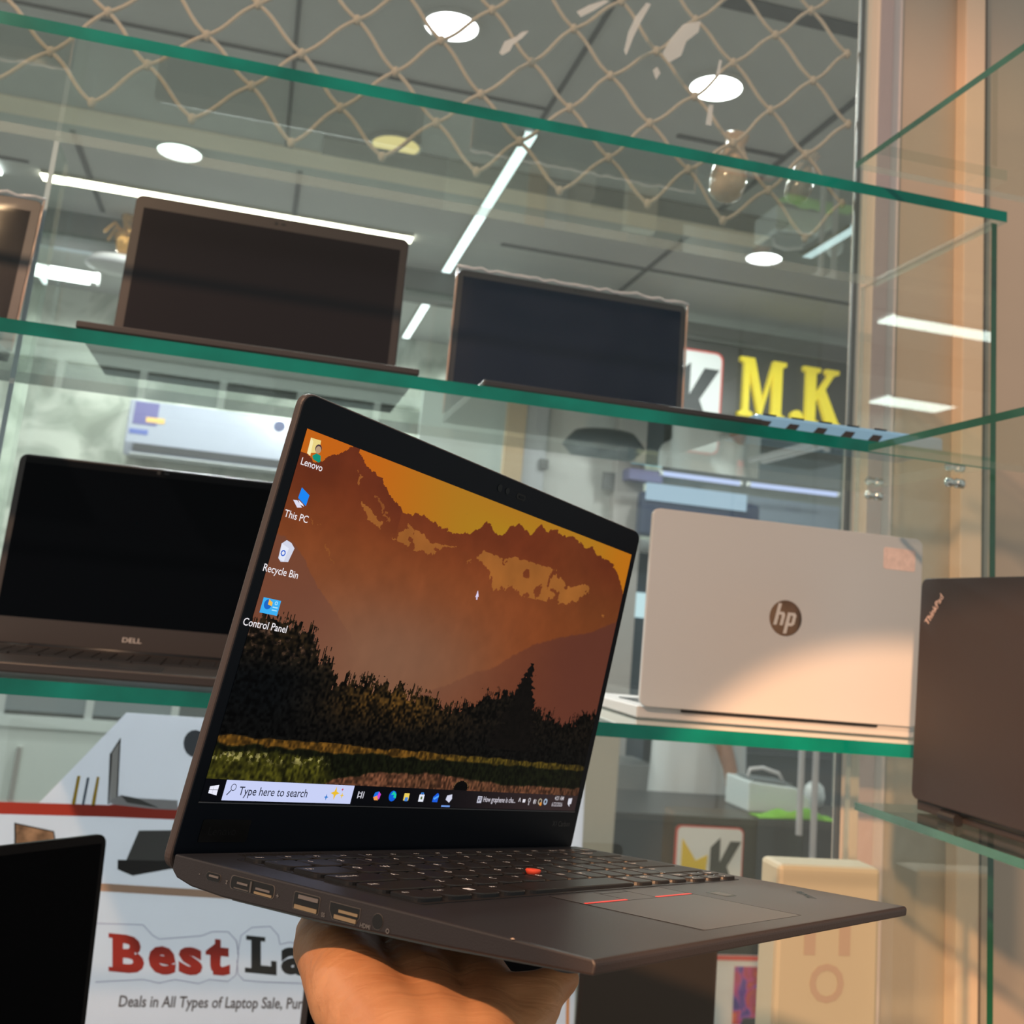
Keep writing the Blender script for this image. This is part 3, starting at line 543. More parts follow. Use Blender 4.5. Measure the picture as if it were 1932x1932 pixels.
# ------------------------------------------------------------------ banner
BY = 1.4535
def banner():
    o = empty('banner', loc=(0, BY, 1.0)); fn = lambda x, z, y: (x, y, z-1.0)
    PAPER = mat('banner_white', (.70, .71, .74), .45, var=.03, vscale=5)
    nt = PAPER.node_tree; pb = nt.nodes['Principled BSDF']; tl = nt.nodes.new('ShaderNodeBsdfTranslucent'); tl.inputs[0].default_value = (.80, .82, .88, 1)
    mx = nt.nodes.new('ShaderNodeMixShader'); mx.inputs[0].default_value = .62; nt.links.new(pb.outputs[0], mx.inputs[1]); nt.links.new(tl.outputs[0], mx.inputs[2]); nt.links.new(mx.outputs[0], nt.nodes['Material Output'].inputs[0])
    b = MB(); b.prism([(-.6,.78),(.489,.78),(.476,1.192),(-.125,1.192),(-.212,1.076),(-.6,1.076)], fn, 0, .0025); b.build('sheet', PAPER, o)
    layer = [0.0]
    def pr(name, polys, m, lift=1):
        b = MB()
        for P in polys:
            q = [at(x, y, BY) for x, y in P]; b.prism([(p.x, p.z) for p in q], fn, -.0003*lift, 0)
        return b.build(name, m, o)
    RB = mat('banner_red', (.50, .05, .03), .45)
    pr('red_band', [[(-60,1511),(205,1519),(225,1516),(520,1534),(520,1558),(370,1548),(200,1541),(-60,1534)]], RB)
    pr('tan_line', [[(150,1664),(600,1692),(600,1706),(150,1679)]], mat('banner_tan', (.62, .42, .32), .5))
    pr('right_edge_line', [[(1069,1850),(1075,1850),(1073,1990),(1066,1990)]], mat('banner_tan2', (.75, .42, .22), .5))
    PG = mat('print_grey', (.10, .105, .11), .45); PD = mat('print_dark', (.025, .025, .028), .45); PS = mat('print_silver', (.45, .47, .52), .45)
    pr('printed_laptop', [[(27,1552),(30,1552),(31,1604),(27,1603)], [(27,1552),(102,1568),(107,1596),(105,1600),(100,1570),(29,1555)]], PD)
    pr('printed_laptop', [[(30,1555),(100,1570),(104,1600),(31,1603)]], mat('print_brown', (.35, .22, .14), .5, var=.6, vscale=60))
    pr('printed_laptop', [[(262,1567),(380,1566),(380,1640),(320,1632),(235,1630)]], PG); pr('printed_laptop', [[(222,1622),(300,1624),(330,1622),(340,1636),(250,1652),(222,1640)]], PD, 2)
    pr('printed_desk_laptop', [[(207,1422),(212,1418),(206,1517),(203,1517)], [(207,1424),(227,1392),(228,1395),(212,1420)], [(225,1395),(228,1392),(222,1512),(219,1515)]], PG)
    pr('printed_desk_laptop', [[(211,1422),(225,1398),(220,1512),(207,1515)]], mat('print_screen', (.55, .57, .60), .5))
    pr('printed_desk_laptop', [[(203,1512),(228,1500),(260,1506),(335,1510),(335,1528),(290,1526),(215,1518)]], PS, 2)
    pr('printed_desk_laptop', [[(228,1500),(262,1507),(300,1524),(240,1514)]], PG, 3)
    PY = mat('print_yellow', (.62, .42, .03), .5); PB = mat('print_blue', (.12, .17, .24), .5)
    pr('printed_pencil', [[(146,1464),(152,1464),(142,1518),(135,1518)]], PY); pr('printed_pencil', [[(164,1467),(169,1467),(159,1519),(154,1519)]], PB); pr('printed_pencil', [[(183,1465),(188,1466),(179,1521),(172,1520)]], PY)
    pr('printed_mouse', [[(368+22*math.cos(k*.4), 1403+26*math.sin(k*.4)) for k in range(16)]], mat('print_mouse', (.10, .12, .15), .4))
    # printed outline around the words
    OUT = mat('print_outline', (.42, .42, .58), .5)
    def outline(P):
        q = [at(x, y, BY-.0006) for x, y in P]; b = MB(); b.tube([(p.x, p.y-BY, p.z-1.0) for p in q], .0005, 6); b.build('text_outline', OUT, o)
    outline([(180,1742),(270,1745),(288,1765),(300,1772),(350,1768),(380,1766),(400,1758),(430,1758),(446,1775),(450,1800),(445,1840),(430,1852),(395,1848),(375,1856),(330,1848),(300,1855),(270,1848),(180,1853)])
    outline([(448,1800),(455,1765),(475,1750),(510,1748),(525,1765),(528,1782),(545,1778),(580,1782)]); outline([(447,1812),(449,1838),(460,1850),(500,1853),(560,1855),(590,1858)])
    # lettering
    def word(ch, x0, x1, top, bot, m, serif=()):
        vs, fs = text_mesh(ch, 1, ext=.0, offset=.045); X = [v[0] for v in vs]; Y = [v[1] for v in vs]; mx, Mx, my, My = min(X), max(X), min(Y), max(Y)
        vv = []
        for v in vs:
            sx = (v[0]-mx)/(Mx-mx); sy = (v[1]-my)/(My-my)
            p = at(x0+(x1-x0)*sx+(sy*6-3)*0, bot+(top-bot)*sy+(sx-.5)*(x1-x0)*.10, BY-.0006); vv.append((p.x, p.y-BY, p.z-1.0))
        b = MB(); b.add(vv, [f for f in fs])
        for (a, c, d, e) in serif:   # fraction boxes: serifs
            P = []
            for sx, sy in ((a, c), (d, c), (d, e), (a, e)):
                p = at(x0+(x1-x0)*sx, bot+(top-bot)*sy+(sx-.5)*(x1-x0)*.10, BY-.0006); P.append((p.x, p.y-BY-.0001, p.z-1.0))
            b.add(P, [(0,1,2,3)])
        b.build('letter', m, o)
    RL = mat('letter_red', (.42, .035, .025), .5); DL = mat('letter_dark', (.03, .035, .04), .5)
    word('B', 212, 272, 1764, 1836, RL, [(-.12, 0, .3, .12), (-.12, .88, .3, 1.0)]); word('e', 280, 332, 1785, 1839, RL); word('s', 337, 382, 1787, 1840, RL); word('t', 388, 434, 1772, 1840, RL, [(.30,.0,.75,.2), (.38, .45, .62, 1.0)])
    word('L', 474, 522, 1768, 1838, DL, [(-.25, 0, .4, .13), (-.2, .88, .55, 1.0), (.78, .1, 1.0, .38)]); word('a', 530, 580, 1788, 1840, DL)
    s = 'Deals in All Types of Laptop Sale, Pur'
    vs, fs = text_mesh(s, 1, offset=.018); Mx = max(v[0] for v in vs)
    P0, P1 = at(222, 1900, BY-.0006), at(568, 1922, BY-.0006); w = P1.x-P0.x; hz = .0160
    b = MB(); b.add([(P0.x+v[0]/Mx*w, -.0006, P0.z-1.0+v[1]*hz*1.1+.0005) for v in vs], fs); b.build('caption_text', mat('caption_grey', (.10, .095, .10), .5), o)
    tag(o, 'white printed banner with red and black lettering and a red band', 'banner')
banner()
# ------------------------------------------------------------------ laptops
def laptop(M, W, D, bt, H, lt, tilt, body, screen, label, cat='laptop', chin=.018, side=.010, topb=.016, keys=True, film=False, lidmat=None, bezelmat=None):
    """local frame: hinge line at the origin, base toward -y, lid up; tilt = lean of the lid toward +y in degrees"""
    o = empty('laptop', M)
    b = MB(); b.prism([(0,.001),(0,bt),(-D,bt*.8),(-D,bt*.25),(-D+.02,.001)], lambda y, z, x: (x, y, z), -W/2, W/2); base = b.build('base', body, o, .0015)
    if keys:
        kb = empty_part('keyboard', o, T(0, 0, bt+.0002)); slope = bt*.2/D
        b = MB(); km = mat('key_black', (.018, .018, .02), .4)
        for r in range(6):
            n = 15 if r < 5 else 9
            for c in range(n):
                x0 = -W*.43+c*(W*.86/n); y0 = -.03-r*.0178
                b.box((x0+.001, y0-.015, y0*slope*0-.0003+y0*slope), (x0+W*.86/n-.001, y0, .0012+y0*slope))
        b.build('keys', km, o, M=T(0,0,bt)); bpy.data.objects.remove(kb)
        b = MB(); b.box((-.05, -D+.012, bt*.8+.0002), (.05, -D+.075, bt*.84+.0006)); b.build('touchpad', mat('pad', (.03,.03,.033), .3), o)
    LM = T(0, 0, bt) @ RX(-tilt)
    b = MB(); b.prism(rrect(-W/2, W/2, 0, H, .009, 4), lambda x, z, y: (x, y, z), 0, lt); lid = b.build('lid', lidmat or body, o, .001, M=LM)
    b = MB(); fn = lambda x, z, y: (x, y, z)
    b.prism(rrect(-W/2+.0015, W/2-.0015, .0015, H-.0015, .008, 4), fn, -.0008, 0); b.build('bezel', bezelmat or body, lid)
    b = MB(); b.box((-W/2+side, -.0012, chin), (W/2-side, -.0008, H-topb)); b.build('screen', screen, lid)
    b = MB(); b.prism(circ(0, H-topb*.5, .0022, 14), fn, -.0014, -.0008); b.prism(rrect(.006, .012, H-topb*.5-.001, H-topb*.5+.001, .0009, 2), fn, -.0014, -.0008); b.build('webcam', BLACK, lid)
    b = MB(); b.tube([(-W*.35,.002,bt), (W*.35,.002,bt)], .004, 10); b.build('hinge', BLACK, o, smooth=True)
    if film:
        n = 22; b = MB(); vs = []
        for j in range(n):
            for i in range(n):
                x = -W/2-.003+(W+.006)*i/(n-1); z = -.0+(H+.004)*j/(n-1)
                e = min(i, n-1-i, n-1-j); a = .0045+.004*mnoise.noise(Vector((x*18+W*9, z*16, 1.3)))+(.003 if e > 1 else 0)
                if e == 0: a = .001
                vs.append((x, -a, z))
        b.add(vs, [(j*n+i, j*n+i+1, (j+1)*n+i+1, (j+1)*n+i) for j in range(n-1) for i in range(n-1)])
        b.build('plastic_film', FILM, lid, smooth=True)
        b = MB(); pts = [(-W/2-.002+(W+.004)*k/30, -.002+.002*math.sin(k*1.9), H+.003+.0015*math.sin(k*2.7)+(.004 if k == 23 else 0)) for k in range(31)]
        b.tube(pts, [.0016+.0009*abs(math.sin(k*1.3)) for k in range(31)], 6); b.build('film_fold', mat('film_fold', (.72, .70, .72), .2, coat=1, alpha=.6), lid, smooth=True)
        for s in (-1, 1):
            b = MB(); b.tube([(s*(W/2+.001), -.002, H*k/12) for k in range(13)], [.0012+.0006*abs(math.sin(k*2.1)) for k in range(13)], 6); b.build('film_fold', mat('film_fold_warm', (.50, .34, .26), .25, coat=1, alpha=.7), lid, smooth=True)
    return tag(o, label, cat), lid
def empty_part(name, parent, M):
    o = bpy.data.objects.new(name, None); COL.objects.link(o); o.parent = parent; o.matrix_local = M; return o
MIDZ, LOWZ, BOTZ = 1.5901, 1.2541, .8351
BLK2 = mat('brownish_lid', (.038, .030, .029), .42, bump=.1, bscale=900)
l1, lid1 = laptop(T(-.027, 1.345, MIDZ) @ RZ(0), .346, .235, .013, .225, .006, 3, BLK2, mat('screen_brown', (.012, .008, .009), .2, spec=.3),
       'open dark brown-black laptop with no film, under the long ceiling strip', chin=.012, side=.011, topb=.017)
l2, _ = laptop(T(.382, 1.365, MIDZ), .330, .25, .013, .202, .006, 2, mat('dark_metal', (.03, .028, .03), .35), SCREEN_G,
       'open laptop wrapped in clear film beside the blue patterned slab', chin=.012, side=.008, topb=.010, film=True)
l0, _ = laptop(T(-.473, 1.345, MIDZ), .330, .22, .013, .20, .006, 7, BLK2, mat('screen_brown2', (.014, .010, .010), .2, spec=.1),
       'film-wrapped laptop cut off by the left picture edge on the middle shelf', chin=.012, side=.012, topb=.016, film=True)
DB = mat('dell_body', (.036, .027, .025), .4, bump=.1, bscale=700)
l3, lid3 = laptop(T(-.121, 1.335, LOWZ), .312, .225, .017, .216, .006, 3, DB, mat('screen_black', (.001, .0015, .003), .14, spec=.06),
       'open black laptop with a wide chin behind the held laptop', chin=.030, side=.007, topb=.010, bezelmat=None)
b = MB(); b.box((-.149, -.0011, .030), (.149, -.0008, .2135)); b.build('screen_border', mat('border_black', (.003,.003,.004), .25, spec=.12), lid3)
text_obj('logo_text', 'DELL', .0078, mat('logo_silver', (.55, .5, .48), .3), lid3, T(0, -.0012, .0115) @ RX(90), align='CENTER', offset=.0001, sx=1.25)
# white laptop seen from behind
SILV = mat('silver_lid', (.60, .59, .585), .42, metal=.15)
l4, lid4 = laptop(T(.614, 1.172, LOWZ) @ RZ(180), .350, .225, .014, .222, .007, 1, SILV, SCREEN, 'silver white laptop seen from behind with a round chrome logo', chin=.02, side=.008, topb=.012, bezelmat=BLACK)
fn4 = lambda x, z, y: (-x, y, z)
c4 = (.003, .112)
b = MB(); b.prism(circ(0, 0, .0205, 40), lambda x, z, y: (-x, y, z), .0070, .0074); lg = b.build('logo_badge', mat('badge_mirror', (.22, .20, .19), .12, metal=1), lid4, M=T(c4[0], 0, c4[1]))
def lh(P, sh=.22): return [((x+z*sh), z) for x, z in P]
HW = mat('logo_pale', (.62, .58, .55), .35)
b = MB()
hpoly = [(-.0135,-.0085),(-.0095,-.0085),(-.0095,.0035),(-.0065,.0035),(-.0055,.0025),(-.0055,-.0085),(-.0018,-.0085),(-.0018,.0035),(-.004,.0068),(-.0095,.0068),(-.0095,.0165),(-.0135,.0165)]
b.prism(lh(hpoly), fn4, .0074, .0078)
po_ = [(.0012,-.0175),(.0052,-.0175),(.0052,-.0085),(.0098,-.0085),(.0125,-.0060),(.0125,.0040),(.0100,.0068),(.0012,.0068)]
pi_ = [(.0052,-.0052),(.0085,-.0052),(.0087,-.0045),(.0087,.0025),(.0080,.0035),(.0052,.0035)]
b.prism(lh([(.0012,-.0175),(.0052,-.0175),(.0052,.0068),(.0012,.0068)]), fn4, .0074, .0078)
b.prism(lh([(.0052,-.0085),(.0098,-.0085),(.0125,-.0060),(.0125,.0040),(.0100,.0068),(.0052,.0068),(.0052,.0035),(.0080,.0035),(.0087,.0025),(.0087,-.0045),(.0083,-.0052),(.0052,-.0052)]), fn4, .0074, .0078)
b.build('logo_letters', HW, lg)
b = MB(); b.prism(rrect(-.165, -.122, .182, .208, .003), lambda x, z, y: (x, y, z), .0070, .0073); b.build('asset_sticker', mat('sticker_pale', (.85, .62, .55), .5, var=.1, vscale=200), lid4)
# side shelf laptop seen from behind
TPB = mat('side_lid_dark', (.031, .024, .024), .5, bump=.15, bscale=900)
l5, lid5 = laptop(T(.700, .868, 1.1948) @ RZ(90), .330, .225, .012, .226, .007, -2, TPB, SCREEN, 'dark laptop seen from behind on the lower side shelf, small diagonal silver logo', chin=.02, side=.008, topb=.012)
o = text_obj('logo_text', 'ThinkPad', .0105, mat('logo_copper', (.72, .52, .45), .3, emit=0), lid5, T(.150, .0073, .176) @ RZ(180) @ RX(90) @ RZ(50), offset=.0001, sx=1.0)
b = MB(); b.tube([(.09, .005, .004), (.115, .005, .004)], .006, 12); b.build('hinge_cover', BLACK, l5)
l6, _ = laptop(T(.735, .745, 1.5790) @ RZ(90), .330, .225, .012, .215, .006, -14, TPB, SCREEN, 'dark laptop lid cut off by the right picture edge on the middle side shelf', chin=.02, side=.008, topb=.012)
# lower shelf black laptops
PA_ = at(225, 1580, 1.13); dirx = Vector((.76, .65, 0)).normalized(); ang = math.degrees(math.atan2(dirx.y, dirx.x))
hA = PA_.z-BOTZ
cA = PA_-dirx*.165
l7, _ = laptop(T(cA.x, cA.y, BOTZ) @ RZ(ang), .33, .20, .012, (hA-.012)/math.cos(math.radians(4)), .006, 4, mat('jet', (.004,.003,.003), .5, spec=.15), mat('screen_jet', (.001,.001,.0015), .4, spec=.04), 'open jet black laptop turned aside at the lower left of the banner', chin=.015, side=.006, topb=.008, keys=False)
l8, _ = laptop(T(.255, 1.24, BOTZ) @ RZ(0), .280, .11, .010, .175, .005, 4, BLK2, mat('screen_jet', (0,0,0)), 'low dark laptop mostly hidden behind the forearm', chin=.008, side=.006, topb=.006, keys=False)
l9, _ = laptop(T(.519, 1.285, BOTZ) @ RZ(0), .172, .10, .008, .187, .005, 0, mat('brown_case', (.025,.019,.015), .5), mat('screen_murky', (.022,.017,.012), .35), 'small dark brown screen standing right of the banner edge', chin=.008, side=.004, topb=.006, keys=False)
# blue patterned slab on the mid shelf
def blue_slab():
    o = empty('patterned_slab', T(.655, 1.17, MIDZ) @ RZ(-3))
    b = MB(); b.box((-.11,-.05,0),(.13,.05,.019)); b.build('sleeve', mat('sky_blue', (.24, .50, .80), .3, coat=.5), o, .004)
    m = mat('chevron_dark', (.035, .028, .028), .4)
    b = MB()
    for k in range(5):
        x = -.112+k*.035; b.prism([(x,.0),(x+.014,.0),(x+.022,.0115),(x+.010,.0115)], lambda x, z, y: (x, y, z), -.0506, -.0500)
        b.prism([(x+.012,-.05),(x+.028,-.05),(x+.036,-.02),(x+.020,-.02)], lambda x, y, z: (x, y, z), .0191, .0196)
        b.prism([(x+.020,.01),(x+.036,.01),(x+.042,.04),(x+.030,.04)], lambda x, y, z: (x, y, z), .0191, .0196)
    b.build('chevron_print', m, o)
    tag(o, 'light blue wrapped slab with dark chevron marks on the middle shelf', 'package')
blue_slab()
# ------------------------------------------------------------------ the held laptop
U = Rm @ Vector((.5831, .299, .7554)); V = Rm @ Vector((.805, -.0879, -.5867)); U.normalize(); V = (V-U*V.dot(U)).normalized(); UP = V.cross(U) if (V.cross(U)).z > 0 else U.cross(V)
UP.normalize(); T0 = EYE+Rm @ Vector((-.14847271, .19516581, .46896122))
# local axes: x = U (width), y = -V (away from the front edge), z = UP; origin = rear left corner of the deck top
HM = Matrix(((U.x, -V.x, UP.x, T0.x), (U.y, -V.y, UP.y, T0.y), (U.z, -V.z, UP.z, T0.z), (0, 0, 0, 1)))
HW_ = .323
held = empty('laptop', HM)
CASE = mat('held_case', (.020, .0145, .014), .48, bump=.12, bscale=1500)
DECK = mat('held_deck', (.022, .023, .028), .33, bump=.10, bscale=1500, spec=.4)
prof = [(0, 0), (-.2155, 0), (-.2165, -.0012), (-.2160, -.0048), (-.150, -.0082), (-.085, -.0108), (-.035, -.0118), (-.014, -.0110), (-.004, -.0092), (.0, -.0065)]
b = MB(); b.prism(prof, lambda y, z, x: (x, y, z), 0, HW_)
base = b.build('base', [CASE, DECK], held, .0008)
for p in base.data.polygons:
    if p.normal.z > .9: p.material_index = 1
b = MB(); b.prism([(-.212, -.0050), (-.149, -.0084), (-.085, -.0110), (-.035, -.0120), (-.035, -.0132), (-.085, -.0124), (-.149, -.0100), (-.206, -.0066)], lambda y, z, x: (x, y, z), .006, HW_-.006); b.build('bottom_cover', mat('bottom_cover', (.16, .15, .125), .5), held)
for x, y, z in ((.022, -.196, -.0085), (.285, -.196, -.0085)):
    b = MB(); b.prism(rrect(x-.011, x+.011, y-.004, y+.004, .0035), lambda x, y, z: (x, y, z), z, z+.002); b.build('rubber_foot', BLACK, held)
# ports along the left side (x = 0 face)
RIM = mat('port_rim', (.10, .085, .075), .4, metal=.3); HOLE = mat('port_hole', (.002, .002, .002), .6); TONG = mat('port_tongue', (.14, .12, .11), .4)
def port(name, v0, v1, c0, c1, r, tongue=None, shape=None, label=None):
    fnp = lambda y, z, x: (x, y, z)
    P = shape or rrect(-v1, -v0, c0, c1, r, 4)
    cx_, cz_ = sum(p[0] for p in P)/len(P), sum(p[1] for p in P)/len(P)
    Q = [(cx_+(p[0]-cx_)*1.05, cz_+(p[1]-cz_)*1.10) for p in P]
    b = MB(); b.prism(Q, fnp, -.00015, .0004); o = b.build(name, RIM if name != 'card' else HOLE, held)
    b = MB(); b.prism(P, fnp, -.0003, .0); b.build('opening', HOLE, o)
    for t in (tongue or []):
        b = MB(); b.box((-.0006, -t[1], t[2]), (0, -t[0], t[3])); b.build('contact', t[4] if len(t) > 4 else TONG, o)
GOLDY = mat('contact_gold', (.36, .25, .14), .4, metal=.5)
port('usb_c_port', .0235, .0325, -.0066, -.0036, .0014, [(.0255, .0315, -.0052, -.0044)])
port('dock_port', .0395, .0655, -.0074, -.0026, .0016, [(.042, .051, -.0071, -.0066, RIM), (.0435, .050, -.0052, -.0044), (.0515, .0525, -.0072, -.003, RIM), (.055, .0635, -.0055, -.0047), (.0545, .065, -.0071, -.0062, GOLDY)])
port('usb_a_port', .0775, .0915, -.0086, -.0026, .0008, [(.080, .091, -.0046, -.0032), (.0785, .091, -.0084, -.0069, GOLDY)])
port('hdmi_port', .0975, .113, -.0088, -.0030, .001, [(.1025, .1125, -.0058, -.0048, GOLDY), (.1005, .112, -.0082, -.0068, GOLDY)], shape=[(-.113,-.003),(-.0975,-.003),(-.0975,-.0056),(-.0998,-.0086),(-.1108,-.0086),(-.113,-.0060)])
port('audio_port', 0, 0, 0, 0, 0, None, shape=circ(-.1225, -.0055, .0026, 20))
for s, v, c, sz in (('SS', .0935, -.0088, .0022), ('HDMI', .1140, -.0088, .0022), ('o', .127, -.0085, .0036), ('+', .0672, -.0068, .003), ('-', .0185, -.006, .003), ('z', .0362, -.0064, .003)):
    text_obj('port_mark', s, sz, mat('port_mark', (.13, .12, .115), .5), held, T(-.0003, -v, c) @ RZ(-90) @ RX(90), offset=.00004)
# keyboard
KM = mat('key_cap', (.009, .009, .010), .40, bump=.05, bscale=1500); LEG = mat('key_legend', (.95, .95, .97), .5); KGAP = mat('key_well', (.006, .006, .007), .5)
kbd = MB(); kbd.prism(rrect(.0185, .3045, -.1270, -.0175, .003), lambda x, y, z: (x, y, z), .00005, .00025)
kb = kbd.build('keyboard', KGAP, held)
KR = [
 ('F', .0215, .0105, [('Esc',1),('F1',1),('F2',1),('F3',1),('F4',1),('F5',1),('F6',1),('F7',1),('F8',1),('F9',1),('F10',1),('F11',1),('F12',1),('Home',.67),('End',.67),('Ins',.67),('Delete',.99)]),
 ('N', .0340, .0160, [('`',1)]+[(c, 1) for c in '1234567890-=']+[('Backspace', 2)]),
 ('Q', .0525, .0160, [('Tab', 1.5)]+[(c, 1) for c in 'QWERTYUIOP[]']+[('\\', 1.5)]),
 ('A', .0710, .0160, [('CapsLock', 1.75)]+[(c, 1) for c in "ASDFGHJKL;'"]+[('Enter', 2.25)]),
 ('Z', .0895, .0160, [('Shift', 2.25)]+[(c, 1) for c in 'ZXCVBNM,./']+[('Shift', 2.75)]),
 ('B', .1080, .0160, [('Fn', 1), ('Ctrl', 1), ('#', 1), ('Alt', 1), ('', 5), ('Alt', 1), ('PrtSc', 1), ('Ctrl', 1)])]
def key(x0, x1, y0, y1, txt):
    # rounded lower corners, slightly dished top; y0 = far edge, y1 = near edge (both negative)
    r = .0012; R = .0045; n = 5; out = []
    for cx_, cy_, a, rr in ((x1-r, y0-r, 0, r), (x0+r, y0-r, 90, r), (x0+R, y1+R, 180, R), (x1-R, y1+R, 270, R)):
        rr = min(rr, (x1-x0)/2*.9, (y0-y1)*.45)
        for k in range(n+1):
            t = math.radians(a+90*k/n); out.append((cx_+rr*math.cos(t), cy_+rr*math.sin(t)))
    cx_, cy_ = (x0+x1)/2, (y0+y1)/2; N = len(out)
    vs = [(x, y, .0002) for x, y in out]+[(x, y, .0015) for x, y in out]+[(cx_+(x-cx_)*.94, cy_+(y-cy_)*.93, .0019) for x, y in out]
    b = MB(); b.add(vs, [(i, (i+1) % N, N+(i+1) % N, N+i) for i in range(N)]+[(N+i, N+(i+1) % N, 2*N+(i+1) % N, 2*N+i) for i in range(N)]+[tuple(range(2*N, 3*N))])
    if txt:
        if txt == '#':
            for i in (0, 1):
                for j in (0, 1): b.box((x0+.003+i*.0022, y0-.0062-j*.0022, .0019), (x0+.0048+i*.0022, y0-.0044-j*.0022, .00195), 1)
        else:
            sz = .0050 if len(txt) == 1 else .0031
            tv, tf = text_mesh(txt, sz); b.add([(x0+.0028+v[0], y0-.0035-sz*.7+v[1], .00195) for v in tv], tf, 1)
    return b.build('key', [KM, LEG], kb)
U0 = .0190
for nm, v0, h, ks in KR:
    x = .0195; tot = sum(k[1] for k in ks); unit = (.3035-.0195)/tot if nm not in 'B' else .0189
    for t, w in ks:
        g = .0028 if nm != 'F' else .0022
        key(x+g/2-.0003, x+w*unit-g/2+.0003, -v0, -v0-h, t); x += w*unit
for x, v, t in ((.2465, .1080, '<'), (.2650, .1170, 'v'), (.2840, .1080, '>')):
    pass
for (x0, x1, v, h, t) in ((.2475, .2645, .1180, .0085, '<'), (.2665, .2835, .1180, .0085, 'v'), (.2855, .3025, .1180, .0085, '>'), (.2475, .2645, .1080, .0085, 'PgUp'), (.2665, .2835, .1080, .0085, '^'), (.2855, .3025, .1080, .0085, 'PgDn')):
    key(x0, x1, -v, -v-h, t)
b = MB(T(.1475, -.0885, 0)); b.lathe([(.0030,.0010),(.0036,.0022),(.0040,.0032),(.0036,.0037),(.001,.0039)], 20); b.build('pointing_stick', mat('red_nub', (.75, .07, .03), .7), held, smooth=True)
# speaker grille + touchpad
b = MB()
for k in range(24): b.box((.030+k*.0022, -.0135, .00005), (.0312+k*.0022, -.0065, .0002))
b.build('speaker_grille', HOLE, held)
LINE = mat('pad_line', (.004, .004, .005), .5); PADM = mat('pad_surface', (.042, .043, .047), .30)
b = MB(); b.prism(rrect(.101, .201, -.2045, -.1300, .002), lambda x, y, z: (x, y, z), .00003, .00012); tp = b.build('touchpad', PADM, held)
b = MB(); b.box((.101, -.1493, .00012), (.201, -.1488, .00018)); b.box((.1375, -.1490, .00012), (.1380, -.130, .00018)); b.box((.1640, -.1490, .00012), (.1645, -.130, .00018)); b.box((.1005,-.2045,.0001),(.101,-.130,.00018)); b.box((.201,-.2045,.0001),(.2015,-.130,.00018)); b.box((.1375,-.1335,.00012),(.1645,-.1328,.0002)); b.build('button_gap', LINE, tp)
b = MB(); b.box((.1025, -.1487, .00014), (.1370, -.1470, .0003)); b.build('red_stripe', mat('red_stripe', (.55, .05, .05), .5), tp)
b = MB(); b.box((.1655, -.1487, .00014), (.2000, -.1470, .0003)); b.build('red_stripe', mat('red_stripe', (0,0,0)), tp)
b = MB(); b.prism(rrect(.2165, .2290, -.1600, -.1475, .002), lambda x, y, z: (x, y, z), .00005, .00012); b.build('fingerprint_reader', mat('reader', (.006, .006, .006), .2), held)
b = MB(); b.prism(rrect(.218, .2275, -.1585, -.149, .002), lambda x, y, z: (x, y, z), .00012, .00016); b.build('reader_pad', PADM, held)
text_obj('palm_logo', 'ThinkPad', .0075, mat('palm_logo', (.10, .10, .105), .15, metal=1), held, T(.279, -.183, .0001) @ RZ(40), offset=.00015)
# chips of wear
b = MB(); b.lathe([(.0001,0),(.0008,.0002),(.0001,.0005)], 8, (.0, -.1835, -.0002)); b.build('wear_chip', mat('wear', (.75, .5, .35), .5), held)
# lid: origin 3.5 mm behind, 3.8 mm below the deck; leans toward the front
LT = math.degrees(math.atan2(.163, .987))
LMx = T(0, .0035, -.0038) @ RX(LT)            # lid plane: local z up the lid, -y = screen side
lidh = .2175
b = MB(); b.prism(rrect(0, HW_, -.004, lidh, .007, 6), lambda x, z, y: (x, y, z), 0, .0048); hl = b.build('lid', mat('held_lid', (.060, .042, .036), .5, bump=.1, bscale=1500), held, .0012, M=LMx)
BEZ = mat('held_bezel', (.0040, .0060, .010), .42, spec=.15)
b = MB(); b.prism(rrect(.001, HW_-.001, .0, lidh-.001, .006, 6), lambda x, z, y: (x, y, z), -.0007, 0); b.build('bezel', BEZ, hl)
b = MB(); b.tube([(.02, .0035, -.0052), (HW_-.02, .0035, -.0052)], .0035, 12); b.build('hinge', BLACK, held, smooth=True)
for x in (.1585, .1660):
    b = MB(); b.prism(circ(x, .2090, .0022 if x < .16 else .0019, 18), lambda x, z, y: (x, y, z), -.0010, -.0007); b.build('webcam', mat('lens', (.001, .001, .001), .15, spec=.2), hl)
b = MB(); b.prism(rrect(.1755, .1845, .2070, .2105, .0015), lambda x, z, y: (x, y, z), -.0009, -.0007); b.build('camera_slider', HOLE, hl)
b = MB(); b.prism(rrect(.178, .183, .2080, .2095, .0006), lambda x, z, y: (x, y, z), -.0012, -.0009); b.build('camera_slider_tab', BEZ, hl)
b = MB(); b.prism(rrect(.012, .040, .0085, .0185, .001), lambda x, z, y: (x, y, z), -.0010, -.0007); b.build('maker_plate', mat('plate', (.0015, .0015, .0015), .3), hl)
text_obj('maker_plate_text', 'Lenovo', .0055, mat('plate_text', (.012,.012,.012), .3), hl, T(.016, -.0011, .0115) @ RX(90))
text_obj('model_text', 'X1 Carbon', .0048, mat('model_text', (.05, .045, .045), .4), hl, T(.2935, -.0008, .0165) @ RX(90), sx=.95)
